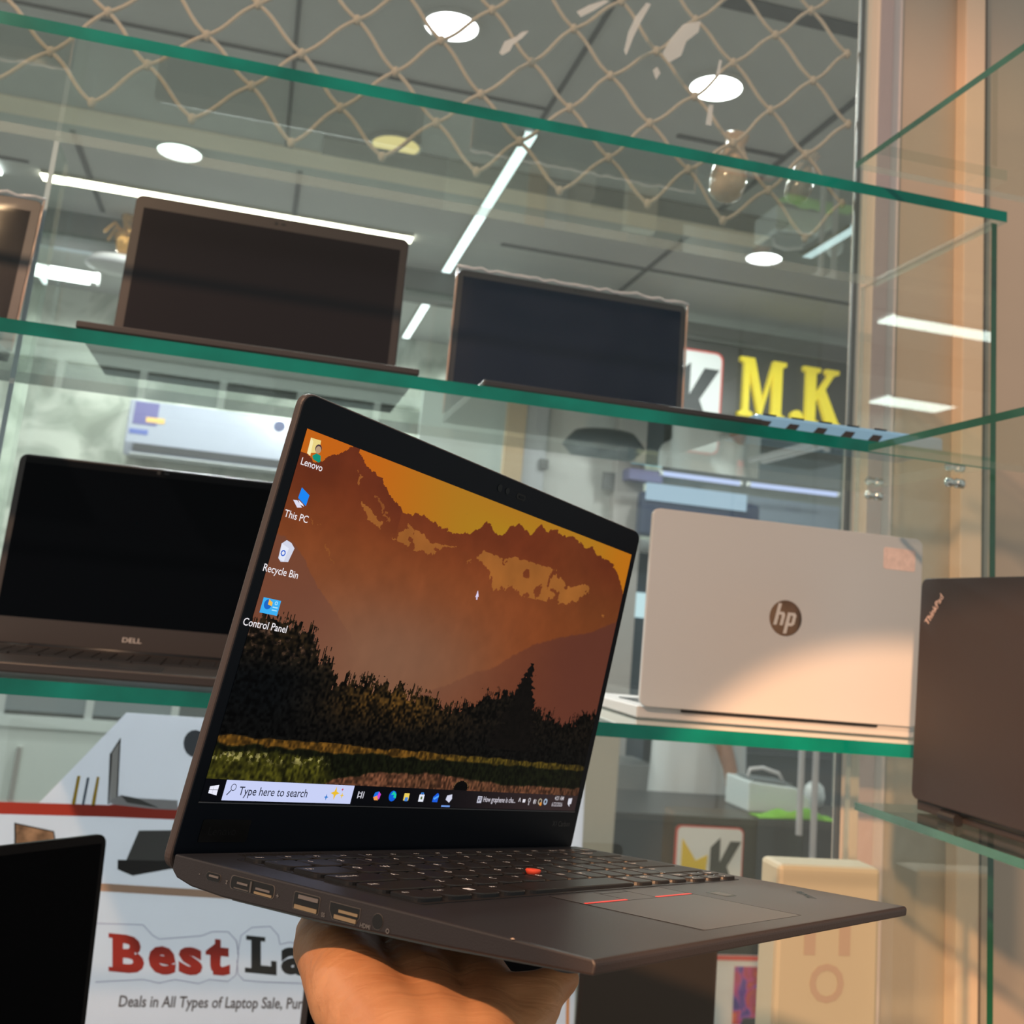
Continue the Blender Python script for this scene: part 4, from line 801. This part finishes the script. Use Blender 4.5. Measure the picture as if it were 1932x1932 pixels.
# ---- screen picture: a painted, colour-per-corner grid
SX0, SX1, SZ0, SZ1 = .0068, .3162, .0265, .2005
NX, NY = 560, 320
def paint():
    s, t = np.meshgrid((np.arange(NX)+.5)/NX, (np.arange(NY)+.5)/NY); rng = np.random.RandomState(5)
    def vn(fx, fy, seed, o=4):
        r = np.random.RandomState(seed); out = np.zeros_like(s); amp = 1; tot = 0
        for k in range(o):
            gx, gy = int(fx*2**k)+2, int(fy*2**k)+2; g = r.rand(gy+1, gx+1)
            X = s*(gx-1); Y = t*(gy-1); xi = X.astype(int); yi = Y.astype(int); a = X-xi; b_ = Y-yi; a = a*a*(3-2*a); b_ = b_*b_*(3-2*b_)
            out += amp*((g[yi, xi]*(1-a)+g[yi, xi+1]*a)*(1-b_)+(g[yi+1, xi]*(1-a)+g[yi+1, xi+1]*a)*b_); tot += amp; amp *= .5
        return out/tot
    def C(r, g, b_): return np.array([r, g, b_], float)
    def mix(A, B, w): w = np.clip(w, 0, 1)[..., None]; return A*(1-w)+B*w
    sm = lambda x: np.clip(x, 0, 1)**2*(3-2*np.clip(x, 0, 1))
    n1 = vn(6, 4, 1); n2 = vn(40, 24, 2); n3 = vn(140, 80, 3, 2); n4 = vn(14, 8, 4)
    # sky
    img = np.ones((NY, NX, 3))*C(196, 100, 20)
    img = mix(img, C(172, 118, 28), sm((s-.08)/.35)); img = mix(img, C(170, 130, 26), sm(1-abs(s-.62)/.3)*sm(t/.12)); img = mix(img, C(185, 110, 20), sm((s-.8)/.2))
    ridge = [(-.001,.061),(.032,.08),(.054,.058),(.083,.028),(.099,-.001),(.108,-.004),(.15,.043),(.179,.057),(.226,.115),(.258,.135),(.304,.121),(.328,.131),(.384,.144),(.436,.133),(.462,.105),(.475,.069),(.511,.101),(.535,.095),(.553,.06),(.585,.044),(.622,.062),(.643,.016),(.667,.035),(.691,.016),(.723,.027),(.761,.015),(.803,.034),(.819,.042),(.841,.026),(.865,.052),(.91,.057),(.949,.075),(.984,.127),(1.003,.163)]
    rx, ry = zip(*ridge); rl = np.interp(s, rx, ry)+(n3-.5)*.016+(n2-.5)*.014
    m = t > rl; dep = t-rl
    mc = np.ones((NY, NX, 3))*C(108, 48, 24)
    mc = mix(mc, C(134, 70, 34), sm((t-.08)/.25)*.8); mc = mix(mc, C(126, 84, 62), sm((t-.2)/.4)*sm(1-abs(s-.28)/.55)); mc = mix(mc, C(106, 56, 28), sm((s-.62)/.3)*.8*sm(1-(t-.25)/.5)); mc = mix(mc, C(96, 40, 22), sm((s-.72)/.2)*sm(1-t/.28)*.8)
    mc = mix(mc, C(98, 42, 24), sm(1-dep/.12)*.6*(s < .25)); mc *= (1+.10*(n2-.5)+.10*(n4-.5))[..., None]
    img = np.where(m[..., None], mc, img)
    # left nearer slope
    rx, ry = zip(*[(-.001,.288),(.022,.298),(.04,.306),(.068,.341),(.108,.403),(.172,.475),(.205,.512),(.265,.607),(.3,.7)])
    k = sm((t-np.interp(s, rx, ry)+(n3-.5)*.012)/.006)*sm((.27-s)/.16); img = mix(img, C(112, 68, 52), k*.75)
    rx, ry = zip(*[(.40,.66),(.491,.603),(.544,.559),(.604,.529),(.66,.471),(.721,.42),(.825,.365),(.902,.336),(.992,.271),(1.01,.26)])
    k = sm((t-np.interp(s, rx, ry)+(n3-.5)*.01)/.010)*(s > .40); img = mix(img, C(92, 50, 40), k*(.35+.5*sm((s-.5)/.4)))
    # snow patches
    def poly(P):
        ins = np.zeros_like(s, bool); x = s+(n3-.5)*.022+(n2-.5)*.02; y = t+(n2-.5)*.030
        for i in range(len(P)):
            (x0, y0), (x1, y1) = P[i], P[i-1]
            c = ((y0 > y) != (y1 > y)) & (x < (x1-x0)*(y-y0)/(y1-y0+1e-9)+x0); ins ^= c
        return ins.astype(float)
    sn = C(166, 104, 44)
    for P, w in (([(.150,.139),(.183,.190),(.242,.215),(.315,.235),(.349,.225),(.42,.168),(.40,.180),(.35,.200),(.321,.182),(.28,.165),(.26,.190),(.238,.197),(.191,.17)], .75),
                 ([(.185,.12),(.215,.16),(.235,.195),(.222,.165),(.20,.125)], .5), ([(.125,.06),(.135,.10),(.142,.10),(.132,.065)], .6),
                 ([(.473,.19),(.526,.235),(.545,.285),(.60,.255),(.636,.275),(.72,.268),(.80,.262),(.834,.235),(.87,.18),(.85,.17),(.80,.20),(.76,.178),(.724,.148),(.68,.155),(.623,.158),(.57,.165),(.54,.17),(.495,.165)], .8),
                 ([(.44,.215),(.46,.21),(.455,.225)], .6), ([(.93,.26),(.955,.255),(.95,.27)], .6), ([(.06,.23),(.075,.235),(.065,.245)], .35), ([(.10,.28),(.12,.32),(.13,.34),(.11,.31)], .3)):
        img = mix(img, sn*(.86+.25*n4)[..., None], poly(P)*w*(n2 > .36))
    # haze by the trees
    img = mix(img, C(128, 92, 70), sm(1-abs(t-.56)/.22)*sm(1-abs(s-.33)/.35)*.5)
    # trees
    tr = [(-.007,.531),(.02,.514),(.052,.508),(.086,.513),(.122,.519),(.138,.529),(.158,.577),(.176,.562),(.201,.605),(.241,.615),(.304,.607),(.375,.617),(.399,.596),(.478,.614),(.512,.625),(.55,.584),(.595,.566),(.643,.548),(.699,.522),(.726,.494),(.763,.514),(.783,.558),(.819,.589),(.85,.593),(.886,.617),(.911,.593),(.947,.563),(.995,.555)]
    tr = [(-.01,.531),(.05,.512),(.10,.520),(.135,.535),(.155,.600),(.168,.585),(.185,.600),(.20,.650),(.25,.640),(.304,.640),(.375,.655),(.44,.650),(.50,.690),(.54,.655),(.57,.668),(.60,.620),(.655,.612),(.685,.600),(.705,.575),(.722,.562),(.745,.600),(.765,.640),(.80,.665),(.83,.655),(.85,.690),(.875,.680),(.91,.665),(.947,.650),(.995,.640)]
    rx, ry = zip(*tr); jag = (rng.rand(NX)-.5)*.030; jag = np.interp(s[0], s[0], jag)
    tl = np.interp(s, rx, ry)+(n3-.5)*.055+(n2-.5)*.03+jag[None, :]
    tree = t > tl
    tc_ = np.ones((NY, NX, 3))*C(34, 25, 14); tc_ = mix(tc_, C(88, 60, 22), sm(1-abs(s-.36)/.20)*sm(1-abs(t-.70)/.10)*n2*1.4); tc_ = mix(tc_, C(14, 12, 10), sm((s-.45)/.2)*.75); tc_ = mix(tc_, C(7, 9, 10), sm((.27-s)/.2)*sm((t-.56)/.12)); tc_ = mix(tc_, C(10, 10, 9), sm((t-.72)/.08)*.7); tc_ = mix(tc_, C(96, 70, 56), (n3 > .60)*(s < .2)*sm((.66-t)/.12)*.7)
    tc_ *= (.15+1.6*np.clip((vn(210, 120, 11, 1)-.15), 0, 1))[..., None]
    img = np.where(tree[..., None], tc_, img)
    # dark spruce
    sx = .722; wv = np.clip((t-.50)/.26, 0, 1)*.062+.004; sp = (abs(s-sx+(n3-.5)*.02) < wv*(.75+.5*np.abs(np.sin(t*150)))) & (t > .495) & (t < .80); img = np.where(sp[..., None], np.ones_like(img)*C(13, 10, 8)*(.6+.8*n3)[..., None], img)
    # ground
    g = sm((t-.828+(n2-.5)*.014)/.006); gc = np.ones((NY, NX, 3))*C(88, 60, 20); gc = mix(gc, C(60, 54, 16), sm((s-.4)/.3)*.7)
    gc = mix(gc, C(16, 18, 8), sm((t-.848-(n2-.5)*.02)/.008)); gl = sm((t-.862-(n2-.5)*.03)/.01)*sm((.24+(.04*(t-.86)/.08)-s)/.05); gc = mix(gc, C(58, 56, 16)*1.0, gl*(.35+1.0*n3)); gc = mix(gc, C(150, 140, 90), (n3 > .70)*gl*sm((.91-t)/.03)*.7)
    sdl = np.interp(s, [0, .22, .26, .346, .481, .643, .75, .99], [1.2, .955, .925, .900, .893, .905, .915, .912]); sd = sm((t-sdl+(n2-.5)*.016)/.008); gc = mix(gc, C(96, 60, 42)*1.0, sd*(.6+.6*n2)); gc *= (.45+1.05*vn(230, 90, 12, 1))[..., None]
    gc = mix(gc, C(20, 15, 12), sm((s-.85)/.2)*.35); img = mix(img, gc, g)
    # small bear silhouette
    bx = (s-.592)/.020; bt_ = (t-.937)/.024; body = ((bx**2+bt_**2) < 1) & (t < .945); rim = ((bx**2+bt_**2) < 1.16) & (t < .94) & (bt_ < 0)
    img = np.where(rim[..., None], np.ones_like(img)*C(120, 90, 56), img); img = np.where(body[..., None], np.ones_like(img)*C(7, 6, 6), img)
    # task bar
    tb = t > .944-.0*s; tbc = mix(np.ones((NY, NX, 3))*C(8, 9, 13), C(50, 38, 38), sm((s-.35)/.6)); img = np.where(tb[..., None], tbc, img)
    return np.clip(img, 0, 255)/255
img = paint()
def screen_mesh():
    xs = np.linspace(SX0, SX1, NX+1); zs = np.linspace(SZ1, SZ0, NY+1)
    X, Z = np.meshgrid(xs, zs); co = np.stack([X, np.full_like(X, -.0009), Z], -1).reshape(-1, 3)
    idx = np.arange((NX+1)*(NY+1)).reshape(NY+1, NX+1); q = np.stack([idx[1:, :-1], idx[1:, 1:], idx[:-1, 1:], idx[:-1, :-1]], -1).reshape(-1, 4)
    me = bpy.data.meshes.new('screen'); me.vertices.add(len(co)); me.vertices.foreach_set('co', co.ravel()); me.loops.add(q.size); me.loops.foreach_set('vertex_index', q.ravel().astype(np.int32))
    me.polygons.add(len(q)); me.polygons.foreach_set('loop_start', np.arange(0, q.size, 4, dtype=np.int32)); me.polygons.foreach_set('loop_total', np.full(len(q), 4, dtype=np.int32)); me.update()
    lin = np.where(img <= .04045, img/12.92, ((img+.055)/1.055)**2.4).reshape(-1, 3); c = np.ones((len(q), 4, 4)); c[..., :3] = lin[:, None, :]
    ca = me.color_attributes.new('picture', 'FLOAT_COLOR', 'CORNER'); ca.data.foreach_set('color', c.ravel().astype(np.float32))
    m = bpy.data.materials.new('lit_screen'); m.use_nodes = True; nt = m.node_tree; b = nt.nodes['Principled BSDF']; b.inputs['Base Color'].default_value = (.001, .001, .0015, 1); b.inputs['Roughness'].default_value = .35; b.inputs['Specular IOR Level'].default_value = .06
    a = nt.nodes.new('ShaderNodeAttribute'); a.attribute_name = 'picture'; nt.links.new(a.outputs['Color'], b.inputs['Emission Color']); b.inputs['Emission Strength'].default_value = .92
    me.materials.append(m); o = bpy.data.objects.new('screen', me); COL.objects.link(o); o.parent = hl; return o
scr = screen_mesh()
LX = lambda s: SX0+(SX1-SX0)*s
LZ = lambda t: SZ1+(SZ0-SZ1)*t
def ui(name, polys, col, lift=1, st=1.0):
    b = MB()
    for P in polys: b.prism([(LX(s), LZ(t)) for s, t in P], lambda x, z, y: (x, y, z), -.0010-.00006*lift, -.00095)
    return b.build(name, emitmat('ui_%d_%d_%d' % col, rgb(*col), st), scr)
def uirect(name, s0, s1, t0, t1, col, lift=1): return ui(name, [[(s0,t0),(s0,t1),(s1,t1),(s1,t0)]], col, lift)
def uit(name, s, sz, s0, t0, col=(225, 225, 235), sx=1, align='LEFT'): return text_obj(name, s, sz, emitmat('ui_%d_%d_%d' % col, rgb(*col), 1), scr, T(LX(s0), -.00125, LZ(t0)) @ RX(90), sx=sx, align=align, offset=.00003)
uirect('search_box', .0385, .309, .9445, .997, (196, 204, 240)); uit('search_text', 'Type here to search', .0056, .066, .982, (40, 44, 60), .95)
def ring(c, r, r2, n=16, asp=1.78):
    return [[(c[0]+r*math.cos(a0), c[1]+r*asp*math.sin(a0)), (c[0]+r*math.cos(a1), c[1]+r*asp*math.sin(a1)), (c[0]+r2*math.cos(a1), c[1]+r2*asp*math.sin(a1)), (c[0]+r2*math.cos(a0), c[1]+r2*asp*math.sin(a0))] for a0, a1 in [(2*math.pi*k/n, 2*math.pi*(k+1)/n) for k in range(n)]]
ui('search_icon', ring((.0545, .963), .0042, .0052)+[[(.0505,.970),(.0515,.972),(.0455,.984),(.0445,.982)]], (50, 54, 70), 2)
star = lambda c, r: [(c[0]+(r if k % 2 == 0 else r*.35)*math.sin(k*math.pi/4), c[1]-(r if k % 2 == 0 else r*.35)*1.78*math.cos(k*math.pi/4)) for k in range(8)]
ui('search_sparkle', [star((.268,.968),.0105)], (228, 184, 50), 2); ui('search_sparkle', [star((.285,.974),.005)], (225, 190, 80), 2); ui('search_sparkle', [star((.250,.980),.005)], (50, 120, 200), 2); ui('search_sparkle', [star((.283,.957),.003)], (190, 50, 70), 2)
ui('start_logo', [[(.011,.963),(.0175,.961),(.0175,.9705),(.011,.9705)], [(.0182,.9608),(.0265,.9585),(.0265,.9705),(.0182,.9705)], [(.011,.972),(.0175,.972),(.0175,.982),(.011,.980)], [(.0182,.972),(.0265,.972),(.0265,.985),(.0182,.9822)]], (228, 230, 245), 2)
ui('task_icon', [[(.322,.960),(.324,.960),(.324,.980),(.322,.980)], [(.330,.960),(.332,.960),(.332,.980),(.330,.980)], [(.322,.964),(.332,.964),(.332,.966),(.322,.966)], [(.322,.974),(.332,.974),(.332,.976),(.322,.976)], [(.335,.960),(.3365,.960),(.3365,.980),(.335,.980)]], (190, 190, 200), 2)
ui('task_icon', [[(.363,.962),(.372,.958),(.371,.970),(.361,.975)]], (30, 110, 220), 2); ui('task_icon', [[(.372,.958),(.378,.966),(.376,.982),(.370,.974)]], (200, 70, 200), 2); ui('task_icon', [[(.361,.975),(.370,.970),(.374,.984),(.365,.984)]], (235, 150, 80), 2)
ui('task_icon', [[(.409+.009*math.cos(a), .970+.016*math.sin(a)) for a in [k*.35 for k in range(18)]]], (20, 90, 210), 2); ui('task_icon', [[(.404,.966),(.409,.955),(.417,.964),(.418,.976),(.411,.974),(.412,.966)]], (30, 200, 160), 3)
uirect('task_icon', .439, .452, .960, .982, (228, 200, 90), 2); uirect('task_icon', .442, .450, .972, .984, (70, 130, 210), 3)
uirect('task_icon', .480, .493, .962, .984, (225, 228, 240), 2); ui('task_icon', [[(.483,.962),(.483,.956),(.490,.956),(.490,.962),(.4885,.962),(.4885,.9585),(.4845,.9585),(.4845,.962)]], (60, 130, 220), 2); uirect('task_icon', .484, .4885, .968, .977, (90, 110, 60), 3)
ui('task_icon', [[(.519,.968),(.529,.955),(.533,.960),(.533,.984),(.519,.984)]], (30, 90, 215), 2); ui('task_icon', [[(.519,.972),(.533,.962),(.533,.968),(.523,.977)]], (80, 160, 240), 3)
ui('task_icon', [[(.558,.962),(.571,.958),(.573,.972),(.567,.984),(.556,.975)]], (205, 208, 228), 2); uirect('active_underline', .548, .572, .9935, .9985, (110, 150, 220), 2)
ui('news_icon', [rr for rr in [[(.651,.960),(.664,.960),(.664,.982),(.651,.982)]]], (190, 190, 205), 2); ui('news_icon_lines', [[(.653,.964),(.662,.964),(.662,.9665),(.653,.9665)], [(.653,.970),(.6565,.970),(.6565,.977),(.653,.977)], [(.658,.970),(.662,.970),(.662,.973),(.658,.973)]], (60, 56, 66), 3)
uit('news_text', 'How graphene is cha...', .0045, .668, .9775, (205, 200, 210), .80)
uit('tray_icon', '^', .006, .783, .983, (215, 210, 215)); uirect('tray_icon', .800, .808, .964, .975, (225, 222, 230), 2)
ui('tray_icon', ring((.8225, .966), .003, .0042)+[[(.8215,.973),(.8235,.973),(.8235,.984),(.8215,.984)]], (180, 176, 180), 2); ui('tray_icon', [[(.838,.966),(.842,.962),(.842,.980),(.838,.976)], [(.845,.964),(.8465,.964),(.8465,.978),(.845,.978)]], (190, 186, 190), 2)
ui('tray_icon', ring((.861, .970), .0045, .0062), (180, 170, 150), 2); uirect('tray_icon', .862, .868, .973, .984, (215, 140, 60), 3); ui('tray_icon', ring((.881, .970), .0036, .0064), (160, 176, 196), 2)
uit('clock_text', '4:21 AM', .0036, .912, .962, (200, 195, 200), .85); uit('date_text', '6/22/2026', .0036, .905, .9845, (185, 180, 186), .85); ui('tray_icon', [[(.966,.955),(.979,.953),(.979,.974),(.973,.976),(.975,.985),(.966,.974)]], (205, 205, 215), 2)
# desktop icons
def label_(s, x, t): uit('icon_label', s, .0050, x, t, (232, 228, 232), .96, 'CENTER')
ui('desktop_icon', [[(.012,.020),(.033,.018),(.035,.052),(.016,.062)]], (228, 206, 130), 2); ui('desktop_icon', [[(.012,.020),(.018,.028),(.020,.068),(.013,.064)]], (240, 226, 170), 3)
ui('desktop_icon', [[(.032+.0065*math.cos(a), .042+.0125*math.sin(a)) for a in [k*.4 for k in range(16)]]], (70, 50, 60), 4); ui('desktop_icon', [[(.0322+.0055*math.cos(a), .045+.0105*math.sin(a)) for a in [k*.4 for k in range(16)]]], (178, 150, 120), 5); ui('desktop_icon', [[(.0245,.066),(.031,.056),(.040,.058),(.043,.073),(.040,.078),(.028,.074)]], (20, 140, 118), 5); label_('Lenovo', .028, .099)
ui('desktop_icon', [[(.022,.158),(.0405,.172),(.0395,.203),(.0205,.188)]], (30, 130, 235), 2); ui('desktop_icon', [[(.012,.197),(.020,.195),(.033,.210),(.024,.214)]], (215, 215, 235), 2); ui('desktop_icon', [[(.022,.193),(.032,.200),(.036,.206),(.027,.203)]], (225, 225, 240), 3); label_('This PC', .027, .247)
ui('desktop_icon', [[(.014,.318),(.022,.306),(.032,.310),(.041,.322),(.036,.362),(.022,.366),(.0155,.358)]], (205, 208, 225), 2); ui('desktop_icon', [[(.014,.318),(.030,.326),(.027,.364),(.0175,.360)]], (222, 226, 240), 3); ui('desktop_icon', ring((.0215, .342), .0030, .0048, 9), (40, 90, 200), 4); label_('Recycle Bin', .0275, .400)
ui('desktop_icon', [[(.0095,.467),(.044,.467),(.044,.508),(.0095,.508)]], (60, 170, 235), 2); ui('desktop_icon', [[(.0205+.0075*math.cos(a), .483+.0135*math.sin(a)) for a in [k*.4 for k in range(16)]]], (30, 100, 190), 3); ui('desktop_icon', [[(.0205,.483),(.0205,.469),(.0285,.476),(.0285,.486)]], (235, 180, 70), 4)
ui('desktop_icon', ring((.036, .476), .0018, .003, 8)+[[(.031,.486),(.041,.486),(.041,.489),(.031,.489)], [(.031,.494),(.041,.494),(.041,.497),(.031,.497)]], (170, 220, 245), 3); label_('Control Panel', .0275, .548)
ui('mouse_pointer', [[(.500,.299),(.506,.318),(.503,.318),(.5045,.328),(.5015,.329),(.500,.319),(.4975,.322)]], (215, 205, 235), 2)
b = MB(); b.box((SX0-.0004, -.00105, SZ0-.0009), (SX1+.0004, -.0009, SZ0-.0004)); b.build('screen_edge_line', mat('edge_line', (.10, .10, .11), .4), hl)
tag(held, 'open black laptop held up in the hand, mountain sunset on its lit screen', 'laptop')
# ------------------------------------------------------------------ the hand
def skin():
    m = bpy.data.materials.new('warm_skin'); m.use_nodes = True; nt = m.node_tree; b = nt.nodes['Principled BSDF']; b.inputs['Roughness'].default_value = .5
    b.inputs['Subsurface Weight'].default_value = .12; b.inputs['Subsurface Radius'].default_value = (.006, .002, .001); b.inputs['Subsurface Scale'].default_value = 1
    tc = nt.nodes.new('ShaderNodeTexCoord'); n = nt.nodes.new('ShaderNodeTexNoise'); n.inputs['Scale'].default_value = 35; n.inputs['Detail'].default_value = 5
    r = nt.nodes.new('ShaderNodeValToRGB'); r.color_ramp.elements[0].position = .3; r.color_ramp.elements[0].color = (.50, .20, .08, 1); r.color_ramp.elements[1].position = .7; r.color_ramp.elements[1].color = (.66, .31, .14, 1)
    nt.links.new(tc.outputs['Object'], n.inputs['Vector']); nt.links.new(n.outputs['Fac'], r.inputs['Fac']); nt.links.new(r.outputs['Color'], b.inputs['Base Color'])
    # fine skin lines running across the wrist
    mp = nt.nodes.new('ShaderNodeMapping'); mp.inputs['Scale'].default_value = (25, 160, 160); nt.links.new(tc.outputs['Object'], mp.inputs['Vector'])
    n2 = nt.nodes.new('ShaderNodeTexNoise'); n2.inputs['Scale'].default_value = 1; n2.inputs['Detail'].default_value = 4; n2.inputs['Distortion'].default_value = .6; nt.links.new(mp.outputs[0], n2.inputs['Vector'])
    bp = nt.nodes.new('ShaderNodeBump'); bp.inputs['Strength'].default_value = .55; bp.inputs['Distance'].default_value = .0015; nt.links.new(n2.outputs['Fac'], bp.inputs['Height']); nt.links.new(bp.outputs['Normal'], b.inputs['Normal'])
    return m
W = T0+U*.01+V*.15-UP*.04+Vector((0, .016, 0))
def hp(x, y, z): return Vector((x, y, z))
FL = (-.022, -.30, -.20); FR = (.028, -.30, -.20)
caps = [((-.024,-.12,-.075),.030,(-.016,-.012,-.008),.0215), ((.028,-.12,-.075),.030,(.018,-.012,-.008),.0205), ((0,-.12,-.078),.032,(.0,-.01,-.008),.0225),
        (FL,.038,(-.024,-.12,-.075),.030), (FR,.038,(.028,-.12,-.075),.030), ((0,-.30,-.2),.04,(0,-.12,-.078),.032),
        ((-.016,-.012,-.008),.0215,(-.033,.030,-.001),.0200), ((-.033,.030,-.001),.0200,(-.038,.060,.004),.0175), ((-.038,.060,.004),.0175,(-.045,.088,.006),.0130), ((-.045,.088,.006),.0125,(-.044,.118,.008),.0105),
        ((.018,-.012,-.008),.0205,(.030,.022,-.004),.0200), ((.030,.022,-.004),.0200,(.036,.075,.003),.0145), ((0,-.01,-.008),.0225,(0,.03,-.004),.021), ((0,.03,-.004),.021,(0,.09,.003),.016),
        ((-.033,.030,-.001),.019,(-.024,.098,.004),.015), ((.0,.02,-.004),.018,(.030,.080,.003),.015),
        # fingers spread under the base: index, middle, ring, little
        ((-.024,.098,.004),.0115,(-.030,.135,.007),.0095), ((-.030,.135,.007),.0095,(-.032,.168,.009),.0078),
        ((-.003,.100,.004),.0115,(-.003,.142,.007),.0098), ((-.003,.142,.007),.0098,(-.003,.180,.009),.0080),
        ((.018,.096,.004),.0110,(.026,.135,.006),.0095), ((.026,.135,.006),.0095,(.030,.168,.008),.0078),
        ((.036,.075,.003),.0110,(.052,.100,.005),.0088), ((.052,.100,.005),.0088,(.064,.122,.007),.0072),
        # heel pad at the little finger side folding outward under the front corner
        ((.032,.012,-.002),.0165,(.056,.016,.004),.0105), ((.056,.016,.004),.0105,(.070,.022,.008),.0075), ((.040,.0,-.006),.013,(.055,.012,.002),.010)]
dz = lambda y: .0015-.13*max(0, y-.03)          # follow the slope of the base underside
caps = [((p[0]*.80, p[1], p[2]+dz(p[1])), r*.87, (q[0]*.80, q[1], q[2]+dz(q[1])), r2*.87) for p, r, q, r2 in caps]
hand = blob('person', caps, .0022, skin(), None, 8)
hand.location = W
tag(hand, "person's bare hand and forearm holding up the lit laptop from below", 'person')

# ------------------------------------------------------------------ repeats carry one group each
GROUPS = {'glass_shelf': 'long glass shelves of the case', 'side_glass_shelf': 'side glass shelves of the case', 'ceiling_light': 'round ceiling lights',
          'strip_light': 'ceiling strip lights', 'tape_residue': 'dried tape scraps on the rear glass', 'shelf_pin': 'chrome shelf pins', 'door_rod': 'upright metal rods by the counter',
          'ledge_light': 'tube lights on the ledge', 'hanging_pouch': 'pouches tied to the net', 'logo_card': 'white logo cards', 'hinge_block': 'hinge blocks of the pale door'}
for o in list(S.objects):
    if o.parent is None:
        k = o.name.split('.')[0]
        if k in GROUPS: o['group'] = GROUPS[k]
        elif k == 'laptop' and o is not held: o['group'] = 'laptops displayed on the glass shelves'
